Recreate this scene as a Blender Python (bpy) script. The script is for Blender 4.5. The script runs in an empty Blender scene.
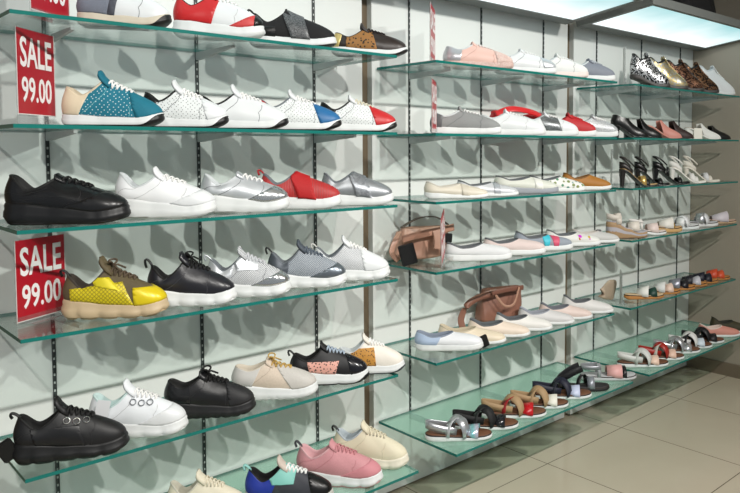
import bpy, bmesh, math, random
from mathutils import Vector, Matrix
from mathutils.bvhtree import BVHTree
random.seed(4)
C = bpy.context.scene.collection
PI = math.pi
FLOOR = -0.03
ROW = {1: 1.775, 2: 1.503, 3: 1.245, 4: .978, 5: .629, 6: .308}
WALL = 2.33

# ------------------------------------------------------------------ materials
def lin(c):
    return tuple((v/255/12.92 if v/255 <= .04045 else ((v/255+.055)/1.055)**2.4) for v in c)
MATS = {}
def M(col, rough=.5, metal=0, pat=None, col2=(0, 0, 0), sc=1.0, coat=0, bump=.0):
    key = (col, rough, metal, pat, col2, sc, coat, bump)
    if key in MATS: return MATS[key]
    m = bpy.data.materials.new('surface_%03d' % len(MATS)); m.use_nodes = True
    nt = m.node_tree; N = nt.nodes; K = nt.links
    b = N['Principled BSDF']
    a = lin(col)+(1,); a2 = lin(col2)+(1,)
    b.inputs['Base Color'].default_value = a
    b.inputs['Roughness'].default_value = rough
    b.inputs['Metallic'].default_value = metal
    b.inputs['Coat Weight'].default_value = coat
    def nd(t, **k):
        n = N.new(t)
        for q, v in k.items():
            if hasattr(n, q): setattr(n, q, v)
            else: n.inputs[q].default_value = v
        return n
    tc = nd('ShaderNodeTexCoord')
    def mixc(fac, A=a, B=a2):
        mx = nd('ShaderNodeMix', data_type='RGBA')
        K.new(fac, mx.inputs[0]); mx.inputs[6].default_value = A; mx.inputs[7].default_value = B
        K.new(mx.outputs[2], b.inputs['Base Color']); return mx
    def bumpit(h, s, d=.001):
        bp = nd('ShaderNodeBump'); bp.inputs['Strength'].default_value = s; bp.inputs['Distance'].default_value = d
        K.new(h, bp.inputs['Height']); K.new(bp.outputs[0], b.inputs['Normal'])
    def xz():
        sp = nd('ShaderNodeSeparateXYZ'); K.new(tc.outputs['Object'], sp.inputs[0])
        cb = nd('ShaderNodeCombineXYZ'); K.new(sp.outputs[0], cb.inputs[0]); K.new(sp.outputs[2], cb.inputs[1])
        return cb.outputs[0]
    def ramp(src, lo, hi, inv=False):
        r = nd('ShaderNodeMapRange'); K.new(src, r.inputs[0])
        r.inputs[1].default_value = lo; r.inputs[2].default_value = hi
        r.inputs[3].default_value = 1 if inv else 0; r.inputs[4].default_value = 0 if inv else 1
        return r.outputs[0]
    def rot(v, sx=1.0):
        mp = nd('ShaderNodeMapping'); K.new(v, mp.inputs[0]); mp.vector_type = 'TEXTURE'
        mp.inputs['Rotation'].default_value = (0, 0, PI/4); mp.inputs['Scale'].default_value = (sx, 1, 1); return mp.outputs[0]
    if pat in ('perf', 'mesh'):
        v = nd('ShaderNodeTexVoronoi', voronoi_dimensions='2D'); K.new(rot(xz()), v.inputs['Vector'])
        v.inputs['Scale'].default_value = (112 if pat == 'perf' else 240)*sc
        v.inputs['Randomness'].default_value = 0.45 if pat == 'perf' else .1
        f = ramp(v.outputs['Distance'],   .11 if pat == 'perf' else .25, .17 if pat == 'perf' else .5, True)
        mixc(f); bumpit(f, -.5)
    elif pat == 'snake':
        v = nd('ShaderNodeTexVoronoi', voronoi_dimensions='2D', feature='DISTANCE_TO_EDGE'); K.new(rot(xz()), v.inputs['Vector'])
        v.inputs['Scale'].default_value = 125*sc; v.inputs['Randomness'].default_value = .25
        f = ramp(v.outputs['Distance'], .02, .14, True); mixc(f); bumpit(f, -.8)
    elif pat == 'leopard':
        n = nd('ShaderNodeTexVoronoi'); K.new(tc.outputs['Object'], n.inputs['Vector'])
        n.inputs['Scale'].default_value = 95*sc
        f = ramp(n.outputs['Distance'], .28, .36, True); mixc(f)
    elif pat == 'glitter':
        v = nd('ShaderNodeTexVoronoi'); K.new(tc.outputs['Object'], v.inputs['Vector'])
        v.inputs['Scale'].default_value = 480*sc
        sp = nd('ShaderNodeSeparateColor'); K.new(v.outputs['Color'], sp.inputs[0])
        mixc(sp.outputs[0])
        bumpit(sp.outputs[1], 1.0, .002)
    elif pat == 'sequin':
        v = nd('ShaderNodeTexVoronoi'); K.new(tc.outputs['Object'], v.inputs['Vector'])
        v.inputs['Scale'].default_value = 170*sc
        sp = nd('ShaderNodeSeparateColor'); K.new(v.outputs['Color'], sp.inputs[0])
        f = ramp(sp.outputs[0], .45, .55); mixc(f)
        bumpit(sp.outputs[1], 1.0, .01)
    elif pat == 'holo':
        w = nd('ShaderNodeTexWave'); K.new(tc.outputs['Object'], w.inputs['Vector'])
        w.inputs['Scale'].default_value = 9*sc; w.inputs['Distortion'].default_value = 2
        mixc(w.outputs['Color'])
    elif pat == 'suede':
        n = nd('ShaderNodeTexNoise'); K.new(tc.outputs['Object'], n.inputs['Vector'])
        n.inputs['Scale'].default_value = 220*sc; n.inputs['Detail'].default_value = 4
        d = tuple(v*.8 for v in a[:3])+(1,)
        mixc(n.outputs[0], a, d); bumpit(n.outputs[0], .4)
    elif pat == 'knit':
        w = nd('ShaderNodeTexWave', bands_direction='Z'); K.new(tc.outputs['Object'], w.inputs['Vector'])
        w.inputs['Scale'].default_value = 130*sc; w.inputs['Distortion'].default_value = 1
        d = tuple(v*.85 for v in a[:3])+(1,)
        mixc(w.outputs['Fac'], a, d); bumpit(w.outputs['Fac'], .3)
    elif pat == 'floral':
        n = nd('ShaderNodeTexVoronoi'); K.new(tc.outputs['Object'], n.inputs['Vector'])
        n.inputs['Scale'].default_value = 45*sc
        f = ramp(n.outputs['Distance'], .3, .4, True)
        mx = mixc(f); h = nd('ShaderNodeHueSaturation'); h.inputs['Color'].default_value = a2
        sp = nd('ShaderNodeSeparateColor'); K.new(n.outputs['Color'], sp.inputs[0])
        r = nd('ShaderNodeMapRange'); K.new(sp.outputs[0], r.inputs[0]); r.inputs[3].default_value = .35; r.inputs[4].default_value = .65
        K.new(r.outputs[0], h.inputs['Hue']); K.new(h.outputs[0], mx.inputs[7])
    elif pat == 'weave':
        w = nd('ShaderNodeTexWave', bands_direction='X'); K.new(tc.outputs['Object'], w.inputs['Vector'])
        w.inputs['Scale'].default_value = 60*sc; w.inputs['Distortion'].default_value = 3
        mixc(w.outputs['Fac']); bumpit(w.outputs['Fac'], .5)
    elif pat == 'leather' or bump:
        n = nd('ShaderNodeTexNoise'); K.new(tc.outputs['Object'], n.inputs['Vector'])
        n.inputs['Scale'].default_value = 30*sc; n.inputs['Detail'].default_value = 5
        bumpit(n.outputs[0], bump or .3, .004)
    MATS[key] = m
    return m

def simple(name, build):
    m = bpy.data.materials.new(name); m.use_nodes = True
    nt = m.node_tree; nt.nodes.clear()
    out = nt.nodes.new('ShaderNodeOutputMaterial')
    nt.links.new(build(nt).outputs[0], out.inputs[0]); return m
def mk_glass(tint, diff, dcol, ior=1.5):
    def f(nt):
        N = nt.nodes.new; K = nt.links.new
        t = N('ShaderNodeBsdfTransparent'); t.inputs[0].default_value = tint+(1,)
        g = N('ShaderNodeBsdfGlossy'); g.inputs['Roughness'].default_value = .02
        lw = N('ShaderNodeLayerWeight'); lw.inputs[0].default_value = .5
        pw = N('ShaderNodeMath'); pw.operation = 'POWER'; K(lw.outputs['Facing'], pw.inputs[0]); pw.inputs[1].default_value = 5
        fr = N('ShaderNodeMath'); fr.operation = 'MULTIPLY_ADD'; K(pw.outputs[0], fr.inputs[0]); fr.inputs[1].default_value = .8; fr.inputs[2].default_value = .04
        mx = N('ShaderNodeMixShader'); K(fr.outputs[0], mx.inputs[0]); K(t.outputs[0], mx.inputs[1]); K(g.outputs[0], mx.inputs[2])
        if not diff: return mx
        d = N('ShaderNodeBsdfDiffuse'); d.inputs[0].default_value = dcol+(1,)
        m2 = N('ShaderNodeMixShader'); m2.inputs[0].default_value = diff
        K(mx.outputs[0], m2.inputs[1]); K(d.outputs[0], m2.inputs[2]); return m2
    return f
GLASS = simple('clear_shelf_glass', mk_glass((.93, .975, .96), 0, (0, 0, 0)))
BASEGLASS = simple('mint_shelf_glass', mk_glass((.84, .96, .92), .24, (.50, .78, .67)))
ACRYL = simple('clear_acrylic', mk_glass((.96, .97, .97), .04, (.8, .8, .8)))
def _edge(nt):
    b = nt.nodes.new('ShaderNodeBsdfPrincipled')
    b.inputs['Base Color'].default_value = lin((20, 112, 104))+(1,)
    b.inputs['Roughness'].default_value = .15
    return b
EDGE = simple('teal_glass_edge', _edge)
def _lamp(nt):
    # the tube sits near the wall side of the box, so the diffuser is brightest there
    N = nt.nodes.new; K = nt.links.new
    e = N('ShaderNodeEmission'); tc = N('ShaderNodeTexCoord'); sp = N('ShaderNodeSeparateXYZ'); K(tc.outputs['Object'], sp.inputs[0])
    n = N('ShaderNodeTexNoise'); n.inputs['Scale'].default_value = 3.5; K(tc.outputs['Object'], n.inputs['Vector'])
    ad = N('ShaderNodeMath'); ad.operation = 'MULTIPLY_ADD'; K(n.outputs[0], ad.inputs[0]); ad.inputs[1].default_value = .28; K(sp.outputs[1], ad.inputs[2])
    r = N('ShaderNodeValToRGB'); mr = N('ShaderNodeMapRange'); K(ad.outputs[0], mr.inputs[0]); mr.inputs[1].default_value = -.25; mr.inputs[2].default_value = .10
    K(mr.outputs[0], r.inputs[0]); r.color_ramp.elements[0].color = (.36, .64, .66, 1); r.color_ramp.elements[1].color = (.92, 1, 1, 1)
    K(r.outputs[0], e.inputs[0]); e.inputs[1].default_value = LAMP; return e
LAMP = 1.25
DIFF = simple('lit_diffuser', _lamp)

# ------------------------------------------------------------------ object helpers
def mesh_obj(name, bm, mats, parent=None, smooth=False):
    me = bpy.data.meshes.new(name)
    bmesh.ops.recalc_face_normals(bm, faces=bm.faces[:])
    bm.to_mesh(me); bm.free()
    for m in (mats if isinstance(mats, (list, tuple)) else [mats]): me.materials.append(m)
    if smooth:
        for p in me.polygons: p.use_smooth = True
    o = bpy.data.objects.new(name, me); C.objects.link(o)
    if parent: o.parent = parent
    return o
def thing(name, label, cat, loc=(0, 0, 0), rz=0, group=None):
    o = bpy.data.objects.new(name, None); C.objects.link(o)
    o.empty_display_size = .05
    o.location = loc; o.rotation_euler = (0, 0, rz)
    return tag(o, label, cat, group)
def tag(o, label, cat, group=None):
    o['label'] = label; o['category'] = cat
    if group: o['group'] = group
    return o
def struct(name, bm, m):
    o = mesh_obj(name, bm, m); o['kind'] = 'structure'; return o
def box(bm, x0, x1, y0, y1, z0, z1, mi=0):
    vs = [bm.verts.new((x, y, z)) for x in (x0, x1) for y in (y0, y1) for z in (z0, z1)]
    fs = []
    for q in ((0, 1, 3, 2), (4, 6, 7, 5), (0, 4, 5, 1), (2, 3, 7, 6), (0, 2, 6, 4), (1, 5, 7, 3)):
        f = bm.faces.new([vs[i] for i in q]); f.material_index = mi; fs.append(f)
    return vs, fs
def one_box(*a):
    bm = bmesh.new(); box(bm, *a); return bm
def tube(bm, pts, r, n=6, closed=False, flat=1.0):
    pts = [Vector(p) for p in pts]; rings = []
    m = len(pts)
    for i, p in enumerate(pts):
        if closed: t = pts[(i+1) % m]-pts[i-1]
        else: t = pts[min(i+1, m-1)]-pts[max(i-1, 0)]
        if t.length < 1e-9: t = Vector((1, 0, 0))
        t.normalize()
        up = Vector((0, 0, 1)) if abs(t.z) < .9 else Vector((1, 0, 0))
        a = t.cross(up).normalized(); b = a.cross(t).normalized()
        rings.append([bm.verts.new(p+a*math.cos(2*PI*k/n)*r+b*math.sin(2*PI*k/n)*r*flat) for k in range(n)])
    for i in range(m if closed else m-1):
        A, B = rings[i], rings[(i+1) % m]
        for k in range(n): bm.faces.new((A[k], A[(k+1) % n], B[(k+1) % n], B[k]))
    if not closed:
        bm.faces.new(rings[0]); bm.faces.new(rings[-1][::-1])
def ribbon(bm, path, wvec, width, th, lift=None):
    """closed strap: path points, width vectors, width, thickness outward (given normals)"""
    rings = []
    m = len(path)
    for i, p in enumerate(path):
        t = (path[min(i+1, m-1)]-path[max(i-1, 0)]).normalized()
        w = wvec[i] if isinstance(wvec, list) else wvec
        w = (w-t*w.dot(t)).normalized(); nn = t.cross(w).normalized()
        hw_ = width/2
        rings.append([bm.verts.new(p+w*hw_*a+nn*th*b) for a, b in ((-1, -.5), (-1, .3), (-.8, .5), (0, .75), (.8, .5), (1, .3), (1, -.5))])
    for i in range(m-1):
        A, B = rings[i], rings[i+1]
        for k in range(7): bm.faces.new((A[k], A[(k+1) % 7], B[(k+1) % 7], B[k]))
    bm.faces.new(rings[0]); bm.faces.new(rings[-1][::-1])

def ip(tab, s):
    if s <= tab[0][0]: return tab[0][1]
    for (a0, b0), (a1, b1) in zip(tab, tab[1:]):
        if s <= a1:
            t = (s-a0)/(a1-a0); return b0+(b1-b0)*t
    return tab[-1][1]
def ips(tab, s):
    if s <= tab[0][0]: return tab[0][1]
    for (a0, b0), (a1, b1) in zip(tab, tab[1:]):
        if s <= a1:
            t = (s-a0)/(a1-a0); t = t*t*(3-2*t); return b0+(b1-b0)*t
    return tab[-1][1]
def sst(a, b, x):
    t = min(1, max(0, (x-a)/(b-a))); return t*t*(3-2*t)
HW = [(0, 0), (.003, .03), (.012, .056), (.03, .080), (.06, .102), (.1, .119), (.2, .135), (.38, .133), (.55, .152), (.7, .175), (.8, .174), (.87, .155), (.92, .13), (.96, .097), (.985, .06), (.996, .03), (1, 0)]
def hw(s): return ip(HW, s)
def bend(s): return .022*math.sin(PI*min(1, max(0, s)))*0+(.02*sst(.45, .75, s)-.035*sst(.75, 1, s))

# ------------------------------------------------------------------ the shoe
class Shoe:
    NB = 30; NT = 14
    def __init__(s, root, L, spec):
        s.root, s.L, s.k = root, L, spec
        g = spec.get
        s.wf = g('wf', 1.0); s.e = g('lift', 0)
        s.hh, s.hm, s.hf = g('sole', (.038, .03, .024)); s.spring = g('spring', .014)
        s.pt = g('pointy', 0)
    def lift(s, x):
        if not s.e: return 0
        q = x/s.L
        return s.e*(1-sst(.05, .68, q))
    def w(s, q): return hw(q)*s.L*s.wf*(1-s.pt*sst(.72, 1, q)*.35)
    def zt(s, q): return ips([(0, s.hh*1.04), (.15, s.hh), (.5, s.hm), (.75, s.hf), (1, s.hf*1.05)], q)+s.spring*.9*max(0, (q-.7)/.3)**2
    def zb(s, q): return s.spring*max(0, (q-.72)/.28)**2+.008*max(0, (.07-q)/.07)**2*(s.hh > .02)
    def P(s, q, side, mult=1.0, z=0.0):
        L = s.L
        x = (q*L-L/2)*(1+(mult-1)*.45)+L/2
        return Vector((x, side*s.w(q)*mult+bend(q)*L, z))
    def loop(s, fn):
        """fn(q, side) around the plan outline"""
        n = s.NB; out = []
        for i in range(2*n):
            j = i if i <= n else 2*n-i
            q = (1-math.cos(PI*j/n))/2
            out.append(fn(q, -1 if 0 < i < n else (1 if i > n else 0), j/n))
        return out
    def add(s, name, bm, mat, parent=None, smooth=True, label=None):
        if s.e:
            for v in bm.verts: v.co.z += s.lift(v.co.x)
        for v in bm.verts: v.co.x -= s.L/2
        o = mesh_obj(name, bm, mat, parent or s.root, smooth)
        if label: o['label'] = label
        return o
    def loft(s, bm, loops, cap0=True, cap1=True):
        R = [[bm.verts.new(p) for p in lp] for lp in loops]
        m = len(R[0])
        for A, B in zip(R, R[1:]):
            for k in range(m):
                bm.faces.new((A[k], A[(k+1) % m], B[(k+1) % m], B[k]))
        n = m//2
        for cap, r in ((cap0, R[0]), (cap1, R[-1])):
            if cap:
                bm.faces.new((r[0], r[1], r[m-1])); bm.faces.new((r[n-1], r[n], r[n+1]))
                for j in range(1, n-1): bm.faces.new((r[j], r[j+1], r[m-j-1], r[m-j]))
        return R
    def sole(s, mat, out, toe_wrap=0, scal=0, ns=6, flare=.05, notch=0, name='midsole', wedge=None):
        ks = [(0, .93), (.1, .985), (.28, 1+flare), (.5, 1+flare*.8), (.62, 1.0+flare*.15), (.82, 1.0+flare*.3), (1, .95)]
        s.NB = 54; loops = []
        for v, mu in ks:
            def fn(q, sd, u):
                zt, zb = s.zt(q), s.zb(q)
                wv = abs(math.sin(PI*ns*q+.5))**.55
                zz = zb+notch*(1-wv)**2*(1-v)
                m2 = mu+scal*(wv-.5)*(1 if .05 < v < .55 else .1)*(sst(0, .1, q)*sst(1, .9, q)*.9+.1)
                p = s.P(q, sd, m2, zz+(zt-zz)*v)
                return p
            loops.append(s.loop(fn))
        bm = bmesh.new(); s.loft(bm, loops)
        s.add(name, bm, mat)
        if not out: s.NB = 30
        if out:
            loops = []
            prof = [(v, mu) for v, mu in ks]
            for v, mu in ks:
                def fn(q, sd, u):
                    zt, zb = s.zt(q), s.zb(q)
                    wv = abs(math.sin(PI*ns*q+.5))**.55; nz = notch*(1-wv)**2
                    hgt = .005+toe_wrap*sst(.80, .97, q)*(zt-zb-.005)
                    vc = min(v, hgt/(zt-zb)); m0 = ip(prof, vc)
                    m2 = m0+scal*(wv-.5)*(1 if .05 < v < .55 else .1)*(sst(0, .1, q)*sst(1, .9, q)*.9+.1)+.010
                    zz = zb+nz*(1-v)
                    return s.P(q, sd, m2, zz+(zt-zz)*vc-(.0006 if v == 0 else 0))
                loops.append(s.loop(fn))
            bm = bmesh.new(); s.loft(bm, loops)
            s.add('outsole', bm, out)
        s.NB = 30
    # surface of the upper at loop fraction
    def surf(s, q, sd, u, t):
        g = s.k.get; L = s.L
        zh, zd, zt = g('top', (.105, .080, .118)); sH = g('sH', .045); sT = g('sT', .44); toeh = g('toe', .040)
        wT = g('wT', .108)*L
        B = s.P(q, sd, .955, s.zt(q)-.004)
        x = 1-(1-u)**1.9; qT = (1-math.cos(PI*x))/2
        e = max(0, 1-abs(2*qT-1)**2.6)**.5
        zT = ips([(0, zh), (.42, zd), (1, zt)], qT) if qT < .42 else zd+(zt-zd)*((qT-.42)/.58)**g('tp', 1.5)
        T = Vector(((sH+(sT-sH)*qT)*L, sd*wT*e+bend(.3)*L, zT))
        dz = T.z-B.z
        bl = sst(.38, .72, q)
        h1 = toeh*bl+.45*dz*(1-bl)
        ax = Vector((min(max(B.x, .13*L), .84*L), bend(q)*L, B.z))
        o = (B-ax); o.z = 0
        if o.length > 1e-6: o.normalize()
        P1 = B+o*(.005+.004*(1-bl))+Vector((0, 0, h1))
        hd = B-T; hd.z = 0
        P2 = T+hd*(.3+.12*bl)+Vector((0, 0, -.56*(dz-h1*.8)*(bl)-.25*dz*(1-bl)))+o*.002
        a, b, c, d = (1-t)**3, 3*(1-t)**2*t, 3*(1-t)*t*t, t**3
        return B*a+P1*b+P2*c+T*d
    def upper(s, mat, name='upper', cut=None):
        loops = [s.loop(lambda q, sd, u, t=t/s.NT: s.surf(q, sd, u, t)) for t in range(s.NT+1)]
        bm = bmesh.new(); s.loft(bm, loops, False, False)
        bmesh.ops.recalc_face_normals(bm, faces=bm.faces[:])
        s.base = bm.copy(); s.base.normal_update()
        # orientation outwards
        f = max(s.base.faces, key=lambda f: f.calc_center_median().x)
        if f.normal.x < 0:
            bmesh.ops.reverse_faces(s.base, faces=s.base.faces[:]); s.base.normal_update()
        s.bvh = BVHTree.FromBMesh(s.base)
        if cut:
            bm.free(); bm = s.clip(cut)
            s.shell(bm, .0022)
        s.loops = loops
        s.up_o = s.add(name, bm, mat)
        return s.up_o
    def clip(s, planes):
        bm = s.base.copy(); L = s.L
        for (px, pz, nx, ny, nz) in planes:
            py = 0
            co = Vector((px*L, py, pz)); no = Vector((nx, ny, nz))
            if ny: co = Vector((px*L, pz*(1 if ny < 0 else -1)*1.0+bend(.5)*L, 0)) if nx == nz == 0 else co
            bmesh.ops.bisect_plane(bm, geom=bm.verts[:]+bm.edges[:]+bm.faces[:], plane_co=co, plane_no=no, clear_inner=True)
        bm.normal_update()
        return bm
    def shell(s, bm, th):
        bm.normal_update()
        r = bmesh.ops.solidify(bm, geom=bm.faces[:], thickness=th)
    def patch(s, name, mat, planes, off=.0012, label=None):
        bm = s.clip(planes)
        if not bm.faces: bm.free(); return
        nrm = [(v, v.normal.copy()) for v in bm.verts]
        for v, n in nrm: v.co += n*off
        # thin edge wall down to the surface
        ext = bmesh.ops.extrude_edge_only(bm, edges=[e for e in bm.edges if e.is_boundary])
        d = {}
        for v in [g for g in ext['geom'] if isinstance(g, bmesh.types.BMVert)]:
            best = None
            for e in v.link_edges:
                ov = e.other_vert(v)
                if (ov.co-v.co).length < 1e-9: best = ov
            if best: d[v] = best
        nm = {v: n for v, n in nrm}
        for v, ov in d.items(): v.co -= nm.get(ov, Vector((0, 0, 0)))*(off+.0004)
        return s.add(name, bm, mat, label=label)
    def ray(s, x, y):
        h = s.bvh.ray_cast(Vector((x, y, .5)), Vector((0, 0, -1)))
        return h[0], h[1]
    def lining(s, mat, padw=.004):
        T = s.loops[-1]; L = s.L
        c = sum((p.xy for p in T), Vector((0, 0)))/len(T)
        def lp(inw, dz, zabs=None):
            o = []
            for p in T:
                d = (p.xy-c); l = d.length or 1
                q = c+d*(1-inw/l) if inw >= 0 else c+d*(1-inw/l)
                o.append(Vector((q.x, q.y, p.z+dz if zabs is None else max(zabs, s.zt(q.x/L)+.004))))
            return o
        bm = bmesh.new()
        s.loft(bm, [lp(-.0012, -.004), lp(-.0015, .001), lp(.001, .003), lp(.0035, .001), lp(.005, -.008), lp(.004, 0, .03 if s.hh > .02 else .005)], False, True)
        s.add('lining', bm, mat)
    def tongue(s, mat, h=.022, wid=.050, back=.35, sT=None):
        g = s.k.get; L = s.L; sT = g('sT', .44)
        bm = bmesh.new(); pts = []
        x0 = (sT+.07)*L; x1 = sT*L
        z1 = g('top', (.105, .08, .118))[2]
        hit, _ = s.ray(x0, bend(.5)*L)
        z0 = hit.z if hit else z1-.01
        bk = .15+back*.8
        path = [(x0, z0-.002), (x1+.005, z1), (x1-h*bk*.3, z1+h*.4), (x1-h*bk*.6, z1+h*.72), (x1-h*bk*.85, z1+h*.93), (x1-h*bk, z1+h)]
        rings = []
        for i, (x, z) in enumerate(path):
            ww = wid/2*(1, 1, 1.02, .98, .82, .45)[i]
            r = []
            for k in range(7):
                a = k/3-1
                r.append((x-.006*a*a, a*ww+bend(.4)*L, z-(.010, .010, .009, .008, .006, .003)[i]*a*a))
            rings.append(r)
        A = [[bm.verts.new(p) for p in r] for r in rings]
        for a, b in zip(A, A[1:]):
            for k in range(6): bm.faces.new((a[k], a[k+1], b[k+1], b[k]))
        bm.normal_update(); bmesh.ops.solidify(bm, geom=bm.faces[:], thickness=.007)
        s.add('tongue', bm, mat)
    def laces(s, mat, rows=6, s1=.69, yw=.019, r=.0021, bow=False, eye=None, cross=True):
        L = s.L; sT = s.k.get('sT', .44); bm = bmesh.new(); S = [sT+.025+(s1-sT-.025)*i/(rows-1) for i in range(rows)]
        yb = lambda q: bend(q)*L
        def pth(qa, ya, qb, yb_, hh=.0035, n=7):
            o = []
            for i in range(n):
                t = i/(n-1); x = (qa+(qb-qa)*t)*L; y = ya+(yb_-ya)*t
                h, nn = s.ray(x, y)
                if h is None: continue
                nn = nn if nn.z > 0 else -nn
                o.append(h+nn*(hh*(.5+.5*math.sin(PI*t))))
            return o
        for i, q in enumerate(S):
            w = yw*(1-.12*i/rows)
            c = yb(q)
            if not cross or i == rows-1:
                p = pth(q, c-w, q, c+w)
                if len(p) > 2: tube(bm, p, r, 5)
            elif i < rows-1:
                for sg in (-1, 1):
                    p = pth(q, c-w*sg, S[i+1], c+w*sg, .0035+.001*sg)
                    if len(p) > 2: tube(bm, p, r, 5)
        if bow:
            h, nn = s.ray(S[0]*L, yb(S[0]))
            h = h if h else Vector((S[0]*L, 0, .1))
            for sg in (-1, 1):
                p = [h+Vector((.004*math.sin(a*1)+.012*math.sin(a)*sg*.6, sg*.022*math.sin(a/2)**1*abs(math.sin(a/2)), .006+.014*math.sin(a/2))) for a in [2*PI*i/10 for i in range(11)]]
                tube(bm, p, r*.9, 5)
                tube(bm, [h+Vector((0, 0, .005)), h+Vector((.012, sg*.014, .006)), h+Vector((.03, sg*.026, -.006))], r*.9, 5)
        s.add('laces', bm, mat)
        if eye:
            bm = bmesh.new()
            for i, q in enumerate(S):
                for sg in (-1, 1):
                    h, nn = s.ray(q*L, yb(q)+sg*(yw*(1-.12*i/rows)+.001))
                    if h is None: continue
                    nn = nn if nn.z > 0 else -nn
                    a = nn.cross(Vector((1, 0, 0))).normalized(); b = nn.cross(a)
                    tube(bm, [h+nn*.0015+(a*math.cos(t)+b*math.sin(t))*.0028 for t in [2*PI*k/8 for k in range(8)]], .0011, 4, True)
            s.add('eyelets', bm, eye, s.up_o)
    def rings(s, mat, n=3, rr=.008):
        L = s.L; bm = bmesh.new()
        for i in range(n):
            q = .47+.085*i
            for sg in (-1, 1):
                y = bend(q)*L+sg*.027
                h, nn = s.ray(q*L, y)
                if h is None: continue
                nn = nn if nn.z > 0 else -nn
                a = nn.cross(Vector((0, 0, 1))).normalized(); b = nn.cross(a)
                tube(bm, [h+nn*.003+(a*math.cos(t)+b*math.sin(t))*rr for t in [2*PI*k/12 for k in range(12)]], .0014, 5, True)
        s.add('lace_rings', bm, mat, s.up_o)
    def tab(s, mat, h=.018, w=.010, lean=-.010):
        """pull loop standing at the heel"""
        L = s.L; zh = s.k.get('top', (.105, .08, .118))[0]; x0 = s.k.get('sH', .045)*L
        bm = bmesh.new(); p = []
        for i in range(9):
            a = PI*i/8
            p.append(Vector((x0-.004+lean*math.sin(a)+.009*math.cos(a), bend(.05)*L, zh-.004+h*math.sin(a))))
        ribbon(bm, p, Vector((0, 1, 0)), w, .0048)
        s.add('pull_tab', bm, mat)
    def seams(s, mat, lines, r=.0007):
        for ln in lines:
            for sd in (-1, 1):
                bm = bmesh.new()
                p = []
                for (u0, t0), (u1, t1) in zip(ln, ln[1:]):
                    for k in range(7):
                        u = u0+(u1-u0)*k/6; t = t0+(t1-t0)*k/6
                        q = (1-math.cos(PI*u))/2
                        p.append(s.surf(q, sd, u, t)+Vector((0, sd*.0004, .0003)))
                p2 = [p[0]]
                for a in p[1:]:
                    if (a-p2[-1]).length > 1e-4: p2.append(a)
                tube(bm, p2, r, 4); s.add('seam', bm, mat, s.up_o)
    # open shoes
    def footbed(s, mat, th=.005, inset=.93, rim=None):
        loops = []
        for dz, mu in ((-.002, inset), (th*.6, inset), (th, inset*.96)):
            loops.append(s.loop(lambda q, sd, u: s.P(q, sd, mu, s.zt(q)+dz)))
        bm = bmesh.new(); s.loft(bm, loops)
        s.add('footbed', bm, mat)
    def arc(s, name, mat, qa, qb, h, width, tilt=0.0, label=None, sq=.6, th=.003):
        """strap over the foot from near side (y<0) at qa to far side at qb"""
        A = s.P(qa, -1, .97, s.zt(qa)-.002); B = s.P(qb, 1, .97, s.zt(qb)-.002)
        path = []
        for i in range(15):
            t = i/14
            p = A.lerp(B, t); e = math.sin(PI*t)
            c = (1-math.cos(PI*t))/2
            p = A.lerp(B, t*.35+c*.65); p.z += h*e**sq
            path.append(p)
        ch = B-A; wv = Vector((ch.y, -ch.x, 0)).normalized()+Vector((0, 0, tilt))
        bm = bmesh.new(); ribbon(bm, path, wv, width, th)
        return s.add(name, bm, mat, label=label)
    def heelstrap(s, mat, z=.06, q=.36, width=.014, name='heel_strap', zf=None, back=.01):
        path = []; zf = z if zf is None else zf
        for i in range(17):
            a = PI*i/16
            x = (q-(q-back)*math.sin(a)**.8)*s.L
            path.append(Vector((x, -math.cos(a)*.115*s.L*s.wf, z+(zf-z)*(1-math.sin(a)))))
        bm = bmesh.new(); ribbon(bm, path, Vector((0, 0, 1)), width, .003)
        return s.add(name, bm, mat)
    def block(s, mat, q0=.02, q1=.16, taper=.6, name='heel'):
        """separate block heel under a lifted shoe"""
        L = s.L; H = s.e; bm = bmesh.new(); rings = []
        for v in (0, .5, 1):
            k = taper+(1-taper)*v**1.5
            cx = (q0+(q1-q0)*.42)*L; hx = (q1-q0)/2*L*k; hy = .1*L*s.wf*k
            ring = []
            for i in range(12):
                a = 2*PI*i/12
                px = cx+hx*math.copysign(abs(math.cos(a))**.6, math.cos(a)); py = hy*math.copysign(abs(math.sin(a))**.6, math.sin(a))
                ring.append(Vector((px, py, (H+.002)*v if v < 1 else s.lift(px)+.002)))
            rings.append([bm.verts.new(p) for p in ring])
        for A, B in zip(rings, rings[1:]):
            for k in range(12): bm.faces.new((A[k], A[(k+1) % 12], B[(k+1) % 12], B[k]))
        bm.faces.new(rings[0]); bm.faces.new(rings[-1][::-1])
        for v in bm.verts: v.co.x -= L/2
        mesh_obj(name, bm, mat, s.root, False)
    def ornament(s, mat, q=.55, r=.012, kind='bow', name='bow'):
        h, n = s.ray(q*s.L, bend(q)*s.L) if hasattr(s, 'bvh') else (Vector((q*s.L, 0, s.zt(q)+.05)), None)
        if h is None: return
        bm = bmesh.new()
        if kind == 'bow':
            for sg in (-1, 1):
                tube(bm, [h+Vector((0, 0, .002)), h+Vector((.005, sg*r*.7, .008)), h+Vector((0, sg*r*1.6, .004)), h+Vector((-.004, sg*r*.7, .002)), h+Vector((0, 0, .002))], .0028, 5)
        elif kind == 'buckle':
            tube(bm, [h+Vector((a*.006, b*r, .004)) for a, b in ((-1, -1), (-1, 1), (1, 1), (1, -1))], .0016, 5, True)
        else:
            for k in range(6):
                a = 2*PI*k/6
                bmesh.ops.create_icosphere(bm, subdivisions=1, radius=r*.42, matrix=Matrix.Translation(h+Vector((math.cos(a)*r*.6, math.sin(a)*r*.6, .002))))
        s.add(name, bm, mat)

def place(name, label, cat, row, pl, group, dz=0):
    X, Y, yaw, L = pl
    r = thing(name, label, cat, (X, Y, ROW[row]+.0005+dz), math.radians(yaw), group)
    return r, L

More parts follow.
